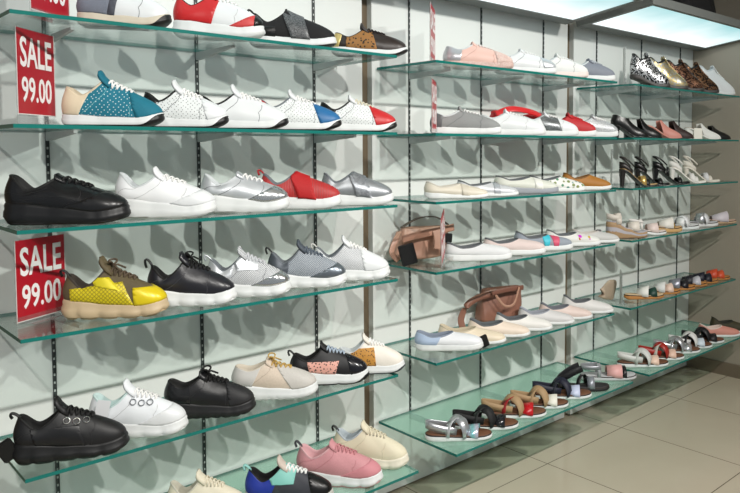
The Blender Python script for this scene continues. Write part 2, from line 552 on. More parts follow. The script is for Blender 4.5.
# colours
WHITE = (224, 227, 229); OFF = (228, 226, 216); CREAM = (226, 218, 196); BLK = (11, 11, 12); CHAR = (44, 45, 48)
leW = M(WHITE, .38, 0, 'leather', bump=.12); soW = M((222, 225, 225), .5); soC = M(CREAM, .5); soB = M(BLK, .45)
leB = M(BLK, .32, 0, 'leather', bump=.2); liB = M((14, 14, 15), .8); liW = M((205, 210, 212), .8); liG = M((110, 116, 122), .8)
lacW = M((238, 238, 236), .7); lacB = M((12, 12, 12), .7)
silver = M((206, 210, 214), .36, .5, 'leather', bump=.1); chrome = M((215, 215, 215), .15, 1)
seamG = M((95, 100, 104), .7); seamW = M((190, 192, 192), .7)

TOE = lambda x=.74, z=.04: [(x, z, 1, 0, .25)]
HEEL = lambda x=.2, z=.05: [(x, z, -1, 0, .35)]
EYE = lambda a=.40, b=.68: [(a, .07, 1, 0, .4), (b, .05, -1, 0, -.5), (0, .05, 0, 0, 1)]
STRIP = lambda a=.44, b=.69, w=.016: [(a, .08, 1, 0, .2), (b, .05, -1, 0, 0), (0, w, 0, -1, 0), (0, w, 0, 1, 0), (0, .055, 0, 0, 1)]

def sneaker(name, label, row, pl, group, **k):
    r, L = place(name, label, k.get('cat', 'sneaker'), row, pl, group)
    s = Shoe(r, L, k); g = k.get
    s.sole(g('mid', soW), g('out'), g('wrap', 0), g('scal', 0), g('ns', 6), g('flare', .05), g('notch', 0))
    if g('foxing'):
        # thin coloured line on top of the midsole
        loops = [s.loop(lambda q, sd, u, dz=dz, mu=mu: s.P(q, sd, mu, s.zt(q)+dz)) for dz, mu in ((-.009, 1.004), (-.001, .975), (0, .955))]
        bm = bmesh.new(); s.loft(bm, loops, False, False); s.add('foxing', bm, g('foxing'))
    s.upper(g('up', leW))
    s.lining(g('lin', liW))
    for p in g('patches', []): s.patch(*p)
    if g('tongue', True): s.tongue(g('tongue_mat', g('up', leW)), g('th', .02), back=g('tb', .5))
    if g('lace'): s.laces(g('lace'), g('rows', 6), g('s1', .69), bow=g('bow', False), eye=g('eye'), cross=g('cross', True), r=g('lr', .0027))
    if g('rings'): s.rings(g('rings'))
    if g('tab'): s.tab(g('tab'), g('tabh', .018))
    if g('seam'): s.seams(g('seam'), g('seamlines', [[(.30, .05), (.42, .5), (.62, .9)], [(.62, .02), (.66, .35), (.8, .55)], [(.12, .1), (.2, .6), (.3, .95)]]))
    return s
CH = dict(sole=(.052, .042, .034), spring=.012, top=(.118, .092, .135), toe=.034, flare=.09)   # chunky
RN = dict(sole=(.038, .030, .025), spring=.016, top=(.092, .078, .118), toe=.030, flare=.05)   # runner

def security_tag(X, Y, z, label, rz=0, tilt=.3, size=.05):
    bm = bmesh.new(); box(bm, -size*.38, size*.38, -.006, .006, 0, size)
    bmesh.ops.bevel(bm, geom=bm.edges[:], offset=.003, segments=2, affect='EDGES')
    o = mesh_obj('security_tag', bm, M((12, 12, 12), .4)); tag(o, label, 'security tag', 'black security tags on the shoes')
    o.location = (X, Y, z); o.rotation_euler = (0, tilt, rz); return o

# ================================================================== SETTING
def noise_wall(col, rough=.5, var=.04, sc=3):
    return M(col, rough, 0, 'leather', sc=.3, bump=.02)
panelM = M((222, 226, 223), .42); taupe = M((168, 159, 145), .6); ceilM = M((235, 235, 230), .8)
struct('wall_back', one_box(-1.2, 4.72, WALL+.03, WALL+.13, FLOOR, 2.75), M((104, 90, 70), .6))
struct('wall_right', one_box(4.52, 4.64, -1.2, WALL+.03, FLOOR, 2.75), taupe)
struct('ceiling', one_box(-1.2, 4.72, -1.2, WALL+.13, 2.75, 2.85), ceilM)
struct('baseboard_right', one_box(4.505, 4.52, -1.2, WALL, FLOOR, FLOOR+.085), M((120, 108, 92), .4))
fm = bpy.data.materials.new('beige_floor_tiles'); fm.use_nodes = True
def floor_mat(m):
    nt = m.node_tree; N = nt.nodes.new; K = nt.links.new; b = nt.nodes['Principled BSDF']
    tc = N('ShaderNodeTexCoord'); sp = N('ShaderNodeSeparateXYZ'); K(tc.outputs['Object'], sp.inputs[0])
    def line(out, off, pitch):
        a = N('ShaderNodeMath'); a.operation = 'SUBTRACT'; K(out, a.inputs[0]); a.inputs[1].default_value = off-pitch/2
        w = N('ShaderNodeMath'); w.operation = 'WRAP'; K(a.outputs[0], w.inputs[0]); w.inputs[1].default_value = pitch; w.inputs[2].default_value = 0
        c = N('ShaderNodeMath'); c.operation = 'SUBTRACT'; K(w.outputs[0], c.inputs[0]); c.inputs[1].default_value = pitch/2
        d = N('ShaderNodeMath'); d.operation = 'ABSOLUTE'; K(c.outputs[0], d.inputs[0])
        l = N('ShaderNodeMath'); l.operation = 'LESS_THAN'; K(d.outputs[0], l.inputs[0]); l.inputs[1].default_value = .0022
        return l
    lx = line(sp.outputs[0], 2.627, .63); ly = line(sp.outputs[1], 2.046, .67)
    mxm = N('ShaderNodeMath'); mxm.operation = 'MAXIMUM'; K(lx.outputs[0], mxm.inputs[0]); K(ly.outputs[0], mxm.inputs[1])
    n = N('ShaderNodeTexNoise'); K(tc.outputs['Object'], n.inputs['Vector']); n.inputs['Scale'].default_value = 3; n.inputs['Detail'].default_value = 6
    c1 = N('ShaderNodeMix'); c1.data_type = 'RGBA'; K(n.outputs[0], c1.inputs[0])
    c1.inputs[6].default_value = lin((196, 185, 166))+(1,); c1.inputs[7].default_value = lin((184, 173, 154))+(1,)
    c2 = N('ShaderNodeMix'); c2.data_type = 'RGBA'; K(mxm.outputs[0], c2.inputs[0]); K(c1.outputs[2], c2.inputs[6])
    c2.inputs[7].default_value = lin((96, 88, 74))+(1,)
    K(c2.outputs[2], b.inputs['Base Color']); b.inputs['Roughness'].default_value = .16
    b.inputs['Specular IOR Level'].default_value = .6
floor_mat(fm)
struct('floor', one_box(-1.2, 4.72, -1.2, WALL+.13, FLOOR-.1, FLOOR), fm)

BAY = [(.455, 1.653, (.623, 1.082, 1.543), .44, 1.773, 'left'), (1.842, 3.058, (2.02, 2.465, 2.927), 1.822, 3.135, 'middle'), (3.21, 4.43, (3.40, 3.868, 4.34), 3.19, 4.515, 'right')]
def std_mat():
    m = bpy.data.materials.new('slotted_steel'); m.use_nodes = True
    nt = m.node_tree; N = nt.nodes.new; K = nt.links.new; b = nt.nodes['Principled BSDF']
    tc = N('ShaderNodeTexCoord'); sp = N('ShaderNodeSeparateXYZ'); K(tc.outputs['Object'], sp.inputs[0])
    w = N('ShaderNodeMath'); w.operation = 'WRAP'; K(sp.outputs[2], w.inputs[0]); w.inputs[1].default_value = .024; w.inputs[2].default_value = 0
    l = N('ShaderNodeMath'); l.operation = 'LESS_THAN'; K(w.outputs[0], l.inputs[0]); l.inputs[1].default_value = .007
    a = N('ShaderNodeMath'); a.operation = 'ABSOLUTE'; K(sp.outputs[0], a.inputs[0])
    l2 = N('ShaderNodeMath'); l2.operation = 'LESS_THAN'; K(a.outputs[0], l2.inputs[0]); l2.inputs[1].default_value = .0025
    mu = N('ShaderNodeMath'); mu.operation = 'MULTIPLY'; K(l.outputs[0], mu.inputs[0]); K(l2.outputs[0], mu.inputs[1])
    c = N('ShaderNodeMix'); c.data_type = 'RGBA'; K(mu.outputs[0], c.inputs[0])
    c.inputs[6].default_value = lin((58, 63, 63))+(1,); c.inputs[7].default_value = lin((190, 195, 192))+(1,)
    K(c.outputs[2], b.inputs['Base Color']); b.inputs['Roughness'].default_value = .5; return m
stdM = std_mat(); brM = M((168, 173, 172), .45); frameM = M((120, 124, 122), .5)
ORD = {1: 'top', 2: 'second', 3: 'third', 4: 'fourth', 5: 'fifth', 6: 'lowest'}
for bi, (x0, x1, st, px0, px1, nm) in enumerate(BAY):
    bm = one_box(px0, px1, WALL, WALL+.03, FLOOR+.012, 2.5)
    o = mesh_obj('wall_panel', bm, panelM); tag(o, 'white display back panel of the %s bay behind its glass shelves' % nm, 'wall panel', 'white display back panels')
    for i, sx in enumerate(st):
        hs = (.0048, .0034, .0032)[bi]; bm = bmesh.new(); box(bm, -hs, hs, -.0035, .0, 0, 1.9)
        box(bm, -hs, .0014-hs, -.006, -.0035, 0, 1.9); box(bm, hs-.0014, hs, -.006, -.0035, 0, 1.9)
        o = mesh_obj('shelf_upright', bm, stdM); o.location = (sx, WALL, .29-.0)
        tag(o, 'dark slotted metal upright, %s of three on the %s bay back panel' % (('left', 'centre', 'right')[i], nm), 'upright', 'slotted uprights on the back panels')
    for row in range(1, 7):
        z = ROW[row]; yf = 1.86 if row == 6 else 1.97
        t = thing('glass_shelf', '%s glass shelf of the %s bay, teal-edged, carrying shoes' % (ORD[row], nm) if row < 6 else 'lowest deep mint glass shelf of the %s bay, close above the floor' % nm, 'shelf', ((x0+x1)/2, WALL, z), 0, 'glass shelves on the wall')
        hx = (x1-x0)/2
        bm = bmesh.new(); vs, fs = box(bm, -hx, hx, yf-WALL, -.008, -.010, 0)
        for f in fs:
            f.normal_update(); f.material_index = 1 if abs(f.normal.z) < .5 else 0
        mesh_obj('glass_pane', bm, [BASEGLASS if row == 6 else GLASS, EDGE], t)
        for sx in st:
            dx = sx-(x0+x1)/2; bm = bmesh.new(); ln = (yf-WALL)+.10
            prof = [(-.006, -.0105), (ln, -.0105), (ln, -.018), (-.03, -.036), (-.006, -.036)]
            A = [bm.verts.new((dx-.005, y, zz)) for y, zz in prof]; B = [bm.verts.new((dx+.005, y, zz)) for y, zz in prof]
            bm.faces.new(A); bm.faces.new(B[::-1])
            for k in range(5): bm.faces.new((A[k], A[(k+1) % 5], B[(k+1) % 5], B[k]))
            mesh_obj('bracket', bm, brM, t)
    # canopy light box, rising slightly towards the front
    cx0, cx1 = ((.30, 1.69), (1.80, 3.075), (3.17, 4.515))[bi]
    t = thing('light_canopy', 'slim grey canopy with glowing underside above the %s bay' % nm, 'light', (cx0, WALL-.1, 2.105), 0, 'lit canopies above the bays')
    t.rotation_euler = (-math.atan(.125), 0, 0)
    w = cx1-cx0
    bm = bmesh.new()
    box(bm, 0, w, -.385, .07, .012, .04)
    box(bm, 0, w, -.385, -.365, -.004, .012); box(bm, 0, w, .0, .07, -.004, .012)
    box(bm, 0, .03, -.365, .0, -.004, .012); box(bm, w-.03, w, -.365, .0, -.004, .012)
    mesh_obj('frame', bm, frameM, t)
    bm = bmesh.new(); box(bm, .0301, w-.0301, -.3649, -.0001, .000, .0115)
    mesh_obj('diffuser', bm, DIFF, t)
for row_ in ():
    pass

# ------------------------------------------------------------------ signs
redM = M((172, 20, 38), .35); whM = M((240, 235, 235), .5)
def text_mesh(body, h, wscale, parent, loc):
    cu = bpy.data.curves.new('t', 'FONT'); cu.body = body; cu.size = 1; cu.align_x = 'CENTER'; cu.extrude = .004; cu.offset = .018; cu.resolution_u = 3
    tmp = bpy.data.objects.new('t', cu); C.objects.link(tmp)
    bpy.context.view_layer.update()
    me = bpy.data.meshes.new_from_object(tmp.evaluated_get(bpy.context.evaluated_depsgraph_get()))
    bpy.data.objects.remove(tmp)
    xs = [v.co.x for v in me.vertices]; ys = [v.co.y for v in me.vertices]
    w = max(xs)-min(xs); hh = max(ys)-min(ys); cx = (max(xs)+min(xs))/2; y0 = min(ys)
    for v in me.vertices:
        x, y, z = v.co
        v.co = ((x-cx)/w*wscale, -z*.06-.0004, (y-y0)/hh*h)
    me.materials.clear(); me.materials.append(whM)
    o = bpy.data.objects.new('lettering', me); C.objects.link(o); o.parent = parent; o.location = loc
    return o
def sign(label, loc, az, lean=0, wid=.148, hgt=.2, text=True, up=.008):
    """card whose width runs towards azimuth az (deg from +Y)"""
    t = thing('sale_sign', label, 'sign', loc, math.radians(90-az), 'price signs on the shelves')
    t.rotation_euler = (math.radians(0), math.radians(lean), math.radians(90-az))
    bm = bmesh.new(); box(bm, 0, wid, .0005, .0015, up, up+hgt)
    card = mesh_obj('card', bm, redM, t)
    bm = bmesh.new(); box(bm, -.002, wid+.002, .002, .0035, .0, up+.002+hgt); box(bm, -.002, wid+.002, -.0015, -.0002, .0, .020)
    box(bm, .02, wid-.02, -.035, .035, .0, .0022)
    mesh_obj('acrylic_holder', bm, ACRYL, t)
    bm = bmesh.new()
    e = .0012
    for a in ((-.002, -.0005, -.0005, .001, up-.004, up+.002+hgt), (wid-.0, wid+.0015, -.0005, .001, up-.004, up+.002+hgt), (0, wid, -.0005, .001, up-.002, up+.0005)): box(bm, *a)
    mesh_obj('card_border', bm, M((215, 210, 208), .4), card)
    if text:
        text_mesh('SALE', hgt*.36, wid*.84, card, (wid*.5, 0, up+hgt*.55))
        text_mesh('99.00', hgt*.30, wid*.80, card, (wid*.5, 0, up+hgt*.14))
    return t
Z = lambda r: ROW[r]+.001
SPX = ((-.6, .8), (.6, 1.2), (1.9, 1.3), (3.2, 1.2)); SPE = 135; AMB = .30; EXPO = -.08
# x, y, heading in degrees and length of every shoe, in metres
POS = {
    'L1': [(0.754, 2.06, -34, 0.241), (1.035, 2.068, -34, 0.262), (1.296, 2.073, -34, 0.277), (1.61, 2.07, -34, 0.268)],
    'L2': [(0.721, 2.067, -34, 0.26), (0.92, 2.06, -34, 0.241), (1.111, 2.071, -34, 0.272), (1.313, 2.073, -34, 0.277), (1.554, 2.072, -34, 0.276)],
    'L3': [(0.604, 2.083, -34, 0.307), (0.863, 2.072, -34, 0.276), (1.113, 2.07, -34, 0.268), (1.315, 2.069, -34, 0.265), (1.546, 2.065, -34, 0.255)],
    'L4': [(0.716, 2.071, -34, 0.272), (0.932, 2.064, -34, 0.251), (1.118, 2.065, -34, 0.255), (1.335, 2.066, -34, 0.259), (1.521, 2.07, -34, 0.269)],
    'L5': [(0.585, 2.044, -24, 0.271), (0.768, 2.067, -34, 0.262), (0.984, 2.069, -34, 0.265), (1.209, 2.071, -34, 0.272), (1.423, 2.07, -34, 0.269), (1.599, 2.062, -34, 0.244)],
    'L6': [(0.968, 2.063, -36, 0.237), (1.196, 1.967, -38, 0.274), (1.4, 1.983, -48, 0.294), (1.562, 2.017, -50, 0.271)],
    'R1': [(2.186, 2.08, -34, 0.298), (2.483, 2.075, -34, 0.285), (2.734, 2.068, -34, 0.263), (2.97, 2.058, -34, 0.235)],
    'R2': [(2.116, 2.084, -38, 0.295), (2.404, 2.087, -38, 0.304), (2.659, 2.077, -38, 0.275), (2.818, 2.063, -38, 0.235), (3.01, 2.059, -38, 0.224)],
    'R3': [(2.046, 2.068, -34, 0.264), (2.232, 2.07, -34, 0.269), (2.5, 2.08, -34, 0.298), (2.714, 2.073, -34, 0.279), (2.942, 2.064, -34, 0.252)],
    'R4': [(2.183, 2.075, -34, 0.285), (2.414, 2.075, -34, 0.284), (2.617, 2.073, -34, 0.279), (2.844, 2.073, -34, 0.278), (3.019, 2.064, -34, 0.252)],
    'R5': [(2.017, 2.081, -40, 0.279), (2.156, 2.085, -40, 0.289), (2.32, 2.079, -40, 0.273), (2.481, 2.074, -40, 0.261), (2.646, 2.076, -40, 0.266), (2.794, 2.074, -40, 0.26), (2.976, 2.074, -40, 0.26)],
    'R6': [(1.956, 1.964, -38, 0.265), (2.112, 1.966, -38, 0.273), (2.293, 1.97, -38, 0.282), (2.456, 1.962, -38, 0.261), (2.627, 1.968, -38, 0.277), (2.781, 1.959, -38, 0.252), (3.008, 1.971, -38, 0.285)],
    'T1': [(3.507, 2.056, -34, 0.227), (3.701, 2.063, -34, 0.248), (3.893, 2.061, -34, 0.244), (4.082, 2.062, -34, 0.245), (4.296, 2.065, -34, 0.254)],
    'T2': [(3.296, 2.047, -34, 0.203), (3.436, 2.051, -34, 0.214), (3.649, 2.056, -34, 0.228), (3.788, 2.056, -34, 0.228), (4.125, 2.058, -34, 0.235), (4.263, 2.056, -34, 0.227)],
    'T3': [(3.4, 2.053, -34, 0.219), (3.532, 2.049, -34, 0.207), (3.751, 2.056, -34, 0.227), (3.943, 2.058, -34, 0.235), (4.121, 2.061, -34, 0.242)],
    'T4': [(3.294, 2.055, -34, 0.227), (3.494, 2.052, -34, 0.218), (3.671, 2.053, -34, 0.219), (3.868, 2.058, -34, 0.233), (4.108, 2.059, -34, 0.236), (4.355, 2.06, -34, 0.239)],
    'T5': [(3.48, 2.057, -34, 0.23), (3.657, 2.057, -34, 0.231), (3.831, 2.06, -34, 0.239), (3.98, 2.059, -34, 0.238), (4.124, 2.059, -34, 0.238), (4.29, 2.057, -34, 0.231)],
    'T6': [(3.324, 1.967, -38, 0.276), (3.501, 1.961, -38, 0.257), (3.679, 1.966, -38, 0.271), (3.828, 1.962, -38, 0.26), (3.98, 1.962, -38, 0.26), (4.195, 1.963, -38, 0.263), (4.34, 1.96, -38, 0.256)],
}
# ------------------------------------------------------------------ LEFT BAY
G1, G2, G3, G4, G5, G6 = ['sneakers on the %s left shelf' % n for n in ('top', 'second', 'third', 'fourth', 'fifth', 'lowest')]
redL = M((196, 30, 34), .4, 0, 'leather', bump=.15); greyS = M((120, 126, 140), .8, 0, 'suede')
sneaker('sneaker', 'white sneaker with grey heel and black rubber toe, leftmost on the top left shelf', 1, POS['L1'][0], G1, **RN, out=soB, wrap=.9, mid=M((205, 196, 178), .5), up=leW, lin=liG, lace=M((80, 110, 110), .7),
        patches=[('heel_counter', greyS, [(.36, .05, -1, 0, .2)]), ('side_panel', M((70, 74, 84), .6), [(.36, .05, 1, 0, -.2), (.44, .05, -1, 0, .2)])], seam=seamG)
sneaker('sneaker', 'red and white sneaker with black collar and black toe bumper on the top left shelf', 1, POS['L1'][1], G1, **CH, out=None, up=leW, lin=lacB, lace=lacW, tongue_mat=leB, tab=leB,
        patches=[('heel_counter', redL, [(.44, .05, -1, 0, .3)]), ('mudguard', M((200, 60, 60), .5), [(.80, .058, .5, 0, -1)]), ('toe_bumper', leB, [(.9, .05, 1, 0, -.1)], .003)], seam=seamW)
def strap_shoe(label, row, pl, g, up, strap, lab2, **k):
    kk = dict(sole=(.036, .030, .026), spring=.012, top=(.098, .070, .106), toe=.034, flare=.05, th=.008, tb=.2)
    kk.update(k); kk.setdefault('tongue', 'top' in k and k['top'][2] > .1175 and 'black slip' in label)
    s = sneaker('slip_on_sneaker', label, row, pl, g, cat='sneaker', up=up, **kk)
    s.patch('strap', strap, [(.40, .09, 1, 0, .35), (.66, .06, -1, 0, -.30)], .0045, lab2)
    return s
s = strap_shoe('black slip-on sneaker with grey glitter strap and white front sole', 1, POS['L1'][2], G1, M((16, 16, 18), .8, 0, 'suede'), M((130, 132, 134), .4, .3, 'glitter', (60, 60, 62)), 'grey glitter strap', tab=leB, out=soB, mid=soW, lin=lacB, top=(.105, .075, .118))
s.patch('heel_stabiliser', leB, [(.30, .05, -1, 0, 0), (0, .062, 0, 0, -1)], .002)
leop = M((150, 104, 52), .7, 0, 'leopard', (28, 20, 14))
sneaker('sneaker', 'leopard print and black leather sneaker at the right end of the top left shelf', 1, POS['L1'][3], G1, sole=(.03, .024, .02), spring=.016, top=(.078, .062, .098), toe=.034, out=soB, wrap=.5, scal=.02, up=M((44, 34, 30), .4), lin=M((30, 26, 24), .7), lace=M((30, 22, 20), .7),
        patches=[('quarter', leop, [(.18, .05, 1, 0, 0), (.56, .05, -1, 0, -.25)]), ('heel_tab', M((206, 184, 120), .4, .3), [(.12, .06, -1, 0, .3)])])
teal = M((16, 112, 134), .75, 0, 'perf', (210, 225, 225), .9)
DOT = M((226, 230, 230), .45, 0, 'perf', (70, 74, 78), 1.0)
RN2 = dict(sole=(.034, .028, .026), spring=.016, top=(.102, .076, .118), toe=.029, flare=.045)
sneaker('sneaker', 'teal suede perforated sneaker with cream heel beside the upper sale sign', 2, POS['L2'][0], G2, **{**RN2, 'top': (.106, .082, .130)}, out=soB, wrap=.8, up=teal, lin=M((206, 190, 164), .8), lace=lacW, th=.024, foxing=M((110, 114, 122), .6),
        tongue_mat=M((16, 112, 134), .75, 0, 'suede'), patches=[('heel_counter', M((222, 206, 178), .6), [(.24, .06, -1, 0, .45)]), ('toe_cap', M((18, 116, 138), .75, 0, 'suede'), [(.72, .05, 1, 0, .3)])], seam=M((120, 190, 196), .7), lr=.003)
sneaker('sneaker', 'white perforated sneaker with black heel lining, right of the teal sneaker', 2, POS['L2'][1], G2, **RN2, out=soB, wrap=.8, up=DOT, lin=lacB, lace=lacW, th=.024, tongue_mat=leW, patches=[('heel_counter', leB, [(.16, .06, -1, 0, .6)]), ('toe_cap', leW, [(.74, .05, 1, 0, .3)])], seam=seamG)
sneaker('sneaker', 'plain white leather sneaker with grey seams and black heel, centre of second left shelf', 2, POS['L2'][2], G2, **RN2, out=soB, wrap=.8, up=leW, lin=lacB, lace=lacW, th=.024, patches=[('heel_counter', leB, [(.16, .06, -1, 0, .6)])], seam=seamG)
sneaker('sneaker', 'white perforated sneaker with blue toe cap and red heel', 2, POS['L2'][3], G2, **RN2, out=soB, wrap=.8, up=DOT, lin=liG, lace=lacW, th=.02, tongue_mat=leW, patches=[('heel_counter', redL, [(.18, .06, -1, 0, .6)]), ('toe_cap', M((36, 104, 158), .45), [(.72, .05, 1, 0, .35)])], seam=seamG)
sneaker('sneaker', 'white perforated sneaker with red toe cap and black heel', 2, POS['L2'][4], G2, **RN2, out=soB, wrap=.8, up=DOT, lin=lacB, lace=M((222, 216, 196), .7), th=.016, tongue_mat=leW, patches=[('heel_counter', leB, [(.2, .06, -1, 0, .6)]), ('toe_cap', M((196, 36, 40), .4), [(.70, .05, 1, 0, .35)])], seam=seamG)
LOW = dict(sole=(.058, .046, .036), spring=.014, top=(.128, .088, .126), toe=.030, flare=.06, sT=.45)
sneaker('sneaker', 'all black leather chunky sneaker at the left end of the third left shelf', 3, POS['L3'][0], G3, **LOW, mid=M((20, 20, 22), .4), out=soB, scal=.02, ns=3, up=M((20, 20, 22), .27, 0, 'leather', bump=.25), lin=lacB, lace=lacB, th=.008, tb=.9, rows=5, patches=[('mudguard', M((22, 22, 24), .3), [(.68, .066, .4, 0, -1)])],
        seam=M((36, 36, 38), .5), seamlines=[[(.2, .1), (.4, .45), (.6, .3), (.75, .15)], [(.1, .3), (.3, .7), (.45, .8)], [(.5, .05), (.62, .4), (.75, .7)]])
sneaker('sneaker', 'all white chunky sneaker beside the all black one on the third left shelf', 3, POS['L3'][1], G3, **LOW, out=soW, scal=.02, ns=4, notch=.004, up=M((234, 236, 238), .5, 0, 'leather', bump=.1), lin=liW, lace=lacW, th=.022, rows=5, seam=seamW, patches=[('mudguard', leW, [(.74, .064, .45, 0, -1)])])
sneaker('sneaker', 'metallic silver leather sneaker with thick white sole on the third left shelf', 3, POS['L3'][2], G3, **{**LOW, 'top': (.118, .086, .122)}, out=soW, scal=.015, ns=5, notch=.004, up=silver, lin=liW, lace=lacW, th=.008, tb=.9, rows=5, patches=[('mudguard', M((196, 198, 200), .2, .8), [(.74, .068, .5, 0, -1)], .002)], seam=seamG)
strap_shoe('red slip-on sneaker with wide red elastic strap and white sole', 3, POS['L3'][3], G3, M((190, 34, 34), .5, 0, 'weave', (160, 60, 60)), M((186, 22, 26), .7, 0, 'suede'), 'wide red elastic strap', tab=M((170, 30, 34), .6), mid=soW, lin=liG, sole=(.046, .04, .034), top=(.115, .082, .122))
strap_shoe('silver mesh slip-on sneaker with silver glitter strap at the right end of third left shelf', 3, POS['L3'][4], G3, M((176, 180, 184), .35, .5, 'mesh', (110, 114, 118)), M((190, 194, 200), .35, .6, 'glitter', (120, 124, 130)), 'silver glitter strap', mid=soW, lin=liG, sole=(.042, .036, .03), top=(.112, .080, .116))
SC = dict(sole=(.054, .042, .038), spring=.012, top=(.118, .084, .140), toe=.030, flare=.08, scal=.13, ns=5, notch=.012)
yel = M((214, 196, 30), .35, .1, 'snake', (120, 104, 24))
sneaker('sneaker', 'yellow snakeskin and olive chunky sneaker with beige sole, right of the lower sale sign', 4, POS['L4'][0], G4, **SC, mid=M((196, 174, 140), .5), out=M((176, 154, 120), .6), up=M((96, 84, 58), .7, 0, 'suede'), lin=M((60, 52, 44), .8), lace=M((88, 74, 58), .8), tab=leB, th=.03, lr=.0032, bow=True,
        patches=[('side_panel', yel, [(.10, .06, 1, 0, .1), (.3, .090, .12, 0, -1), (.66, .06, -1, 0, -.5)]), ('toe_cap', M((224, 200, 24), .3, .1), [(.70, .05, 1, 0, .1), (0, .082, 0, 0, -1)], .0022), ('eyestay', M((222, 206, 40), .3, .2), [(.33, .09, 1, 0, .5), (.55, .085, -1, 0, -.9), (.4, .086, .25, 0, 1), (.4, .112, 0, 0, -1)], .0025)])
sneaker('sneaker', 'black leather chunky sneaker with white scalloped sole on the fourth left shelf', 4, POS['L4'][1], G4, **SC, mid=soW, out=soW, up=M((32, 32, 38), .3, 0, 'leather', bump=.2), lin=lacB, lace=lacB, tab=leB, tabh=.026, th=.022, seam=M((70, 70, 76), .5), lr=.003, bow=True)
sneaker('sneaker', 'silver and white chunky sneaker with shiny silver toe guard on the fourth left shelf', 4, POS['L4'][2], G4, **SC, mid=soW, out=soW, up=M((222, 224, 226), .5, 0, 'mesh', (120, 124, 130)), lin=liG, lace=M((196, 198, 202), .6), tab=silver, th=.02, lr=.003, seam=seamG,
        patches=[('heel_counter', silver, [(.30, .06, -1, 0, .2)]), ('toe_guard', M((210, 212, 214), .15, .9), [(.74, .062, .45, 0, -1)], .002), ('eyestay', silver, [(.36, .09, 1, 0, .2), (.62, .08, -1, 0, 0), (0, .085, 0, 0, 1)], .0016)])
sneaker('sneaker', 'blue-grey mesh chunky sneaker with white sole and black pull tab', 4, POS['L4'][3], G4, **SC, mid=soW, out=soW, up=M((74, 86, 100), .6, 0, 'mesh', (190, 196, 202)), lin=liG, lace=M((88, 98, 110), .7), tab=leB, tabh=.022, th=.022, lr=.003, patches=[('heel_counter', M((84, 90, 98), .4, .3), [(.26, .06, -1, 0, .2)]), ('toe_guard', M((120, 128, 136), .3, .7), [(.74, .062, .45, 0, -1)], .002)], tongue_mat=M((70, 78, 88), .6))
sneaker('sneaker', 'white chunky sneaker with grey side mesh at the right end of fourth left shelf', 4, POS['L4'][4], G4, **SC, mid=soW, out=soW, up=M((226, 228, 230), .5, 0, 'mesh', (130, 134, 140)), lin=liG, lace=lacW, tab=M((200, 200, 196), .5), th=.02, lr=.003, patches=[('toe_cap', leW, [(.66, .05, 1, 0, .2)]), ('heel_counter', leW, [(.22, .06, -1, 0, .2)])], tongue_mat=leW)
C5 = dict(sole=(.054, .042, .036), spring=.012, top=(.120, .088, .136), toe=.034, flare=.08, scal=.10, ns=5, notch=.009)
sneaker('sneaker', 'black chunky sneaker with metal lace rings at the left end of the fifth left shelf', 5, POS['L5'][0], G5, **C5, mid=M((20, 20, 21), .5), out=soB, up=M((20, 20, 22), .5, 0, 'leather', bump=.2), lin=lacB, lace=lacB, tab=leB, tabh=.014, th=.028, rings=chrome, rows=6, lr=.003, seam=M((40, 40, 42), .5), patches=[('side_panel', M((25, 25, 27), .35), [(.2, .05, 1, 0, .3), (.62, .05, -1, 0, -.3), (0, .09, 0, 0, -1)])])
sneaker('sneaker', 'white chunky sneaker with lace rings and a white price tag on the fifth left shelf', 5, POS['L5'][1], G5, **C5, mid=soW, out=soW, up=M((232, 236, 240), .5, 0, 'leather', bump=.12), lin=M((200, 222, 220), .8), lace=lacW, th=.026, rings=M((120, 124, 130), .3, .6), rows=6, lr=.0028, seam=seamW, patches=[('mudguard', leW, [(.74, .068, .5, 0, -1)])])
sneaker('sneaker', 'black leather chunky sneaker with bow-tied black laces, third on the fifth left shelf', 5, POS['L5'][2], G5, **{**C5, 'ns': 9, 'scal': .02, 'top': (.112, .092, .128)}, mid=M((24, 24, 26), .5), out=soB, up=M((22, 22, 24), .35, 0, 'leather', bump=.25), lin=lacB, lace=lacB, th=.014, bow=True, lr=.0034, seam=M((40, 40, 42), .5), patches=[('toe_cap', M((30, 30, 33), .6, 0, 'suede'), [(.72, .05, 1, 0, .2)]), ('heel_counter', M((26, 26, 28), .25), [(.3, .05, -1, 0, 0)])])
sneaker('sneaker', 'beige and pale pink sneaker with gold laces and ribbed white sole', 5, POS['L5'][3], G5, **{**C5, 'ns': 11, 'scal': .02, 'top': (.108, .096, .122)}, mid=soW, out=soW, up=M((218, 202, 184), .65, 0, 'suede'), lin=M((206, 196, 180), .8), lace=M((196, 160, 84), .5), th=.012, tb=.2, bow=True, rows=5, patches=[('heel_counter', M((204, 202, 198), .6), [(.26, .06, -1, 0, .5)]), ('toe_cap', M((206, 202, 196), .6, 0, 'suede'), [(.64, .06, 1, 0, .7)])], seam=M((170, 156, 140), .6))
sneaker('sneaker', 'black sneaker with pink speckled side panel and white sole on the fifth left shelf', 5, POS['L5'][4], G5, **{**C5, 'ns': 3, 'scal': .02, 'notch': .004, 'top': (.104, .085, .132)}, mid=soW, out=soB, wrap=.5, up=M((20, 20, 24), .55, 0, 'leather', bump=.15), lin=lacB, lace=M((170, 184, 200), .6), tab=leB, th=.016, patches=[('side_panel', M((228, 170, 156), .5, 0, 'leopard', (40, 30, 34), 1.3), [(.24, .055, 1, 0, .2), (.60, .06, -1, 0, .3), (0, .082, 0, 0, -1)]), ('toe_cap', M((24, 24, 30), .2), [(.76, .05, 1, 0, .25)])])
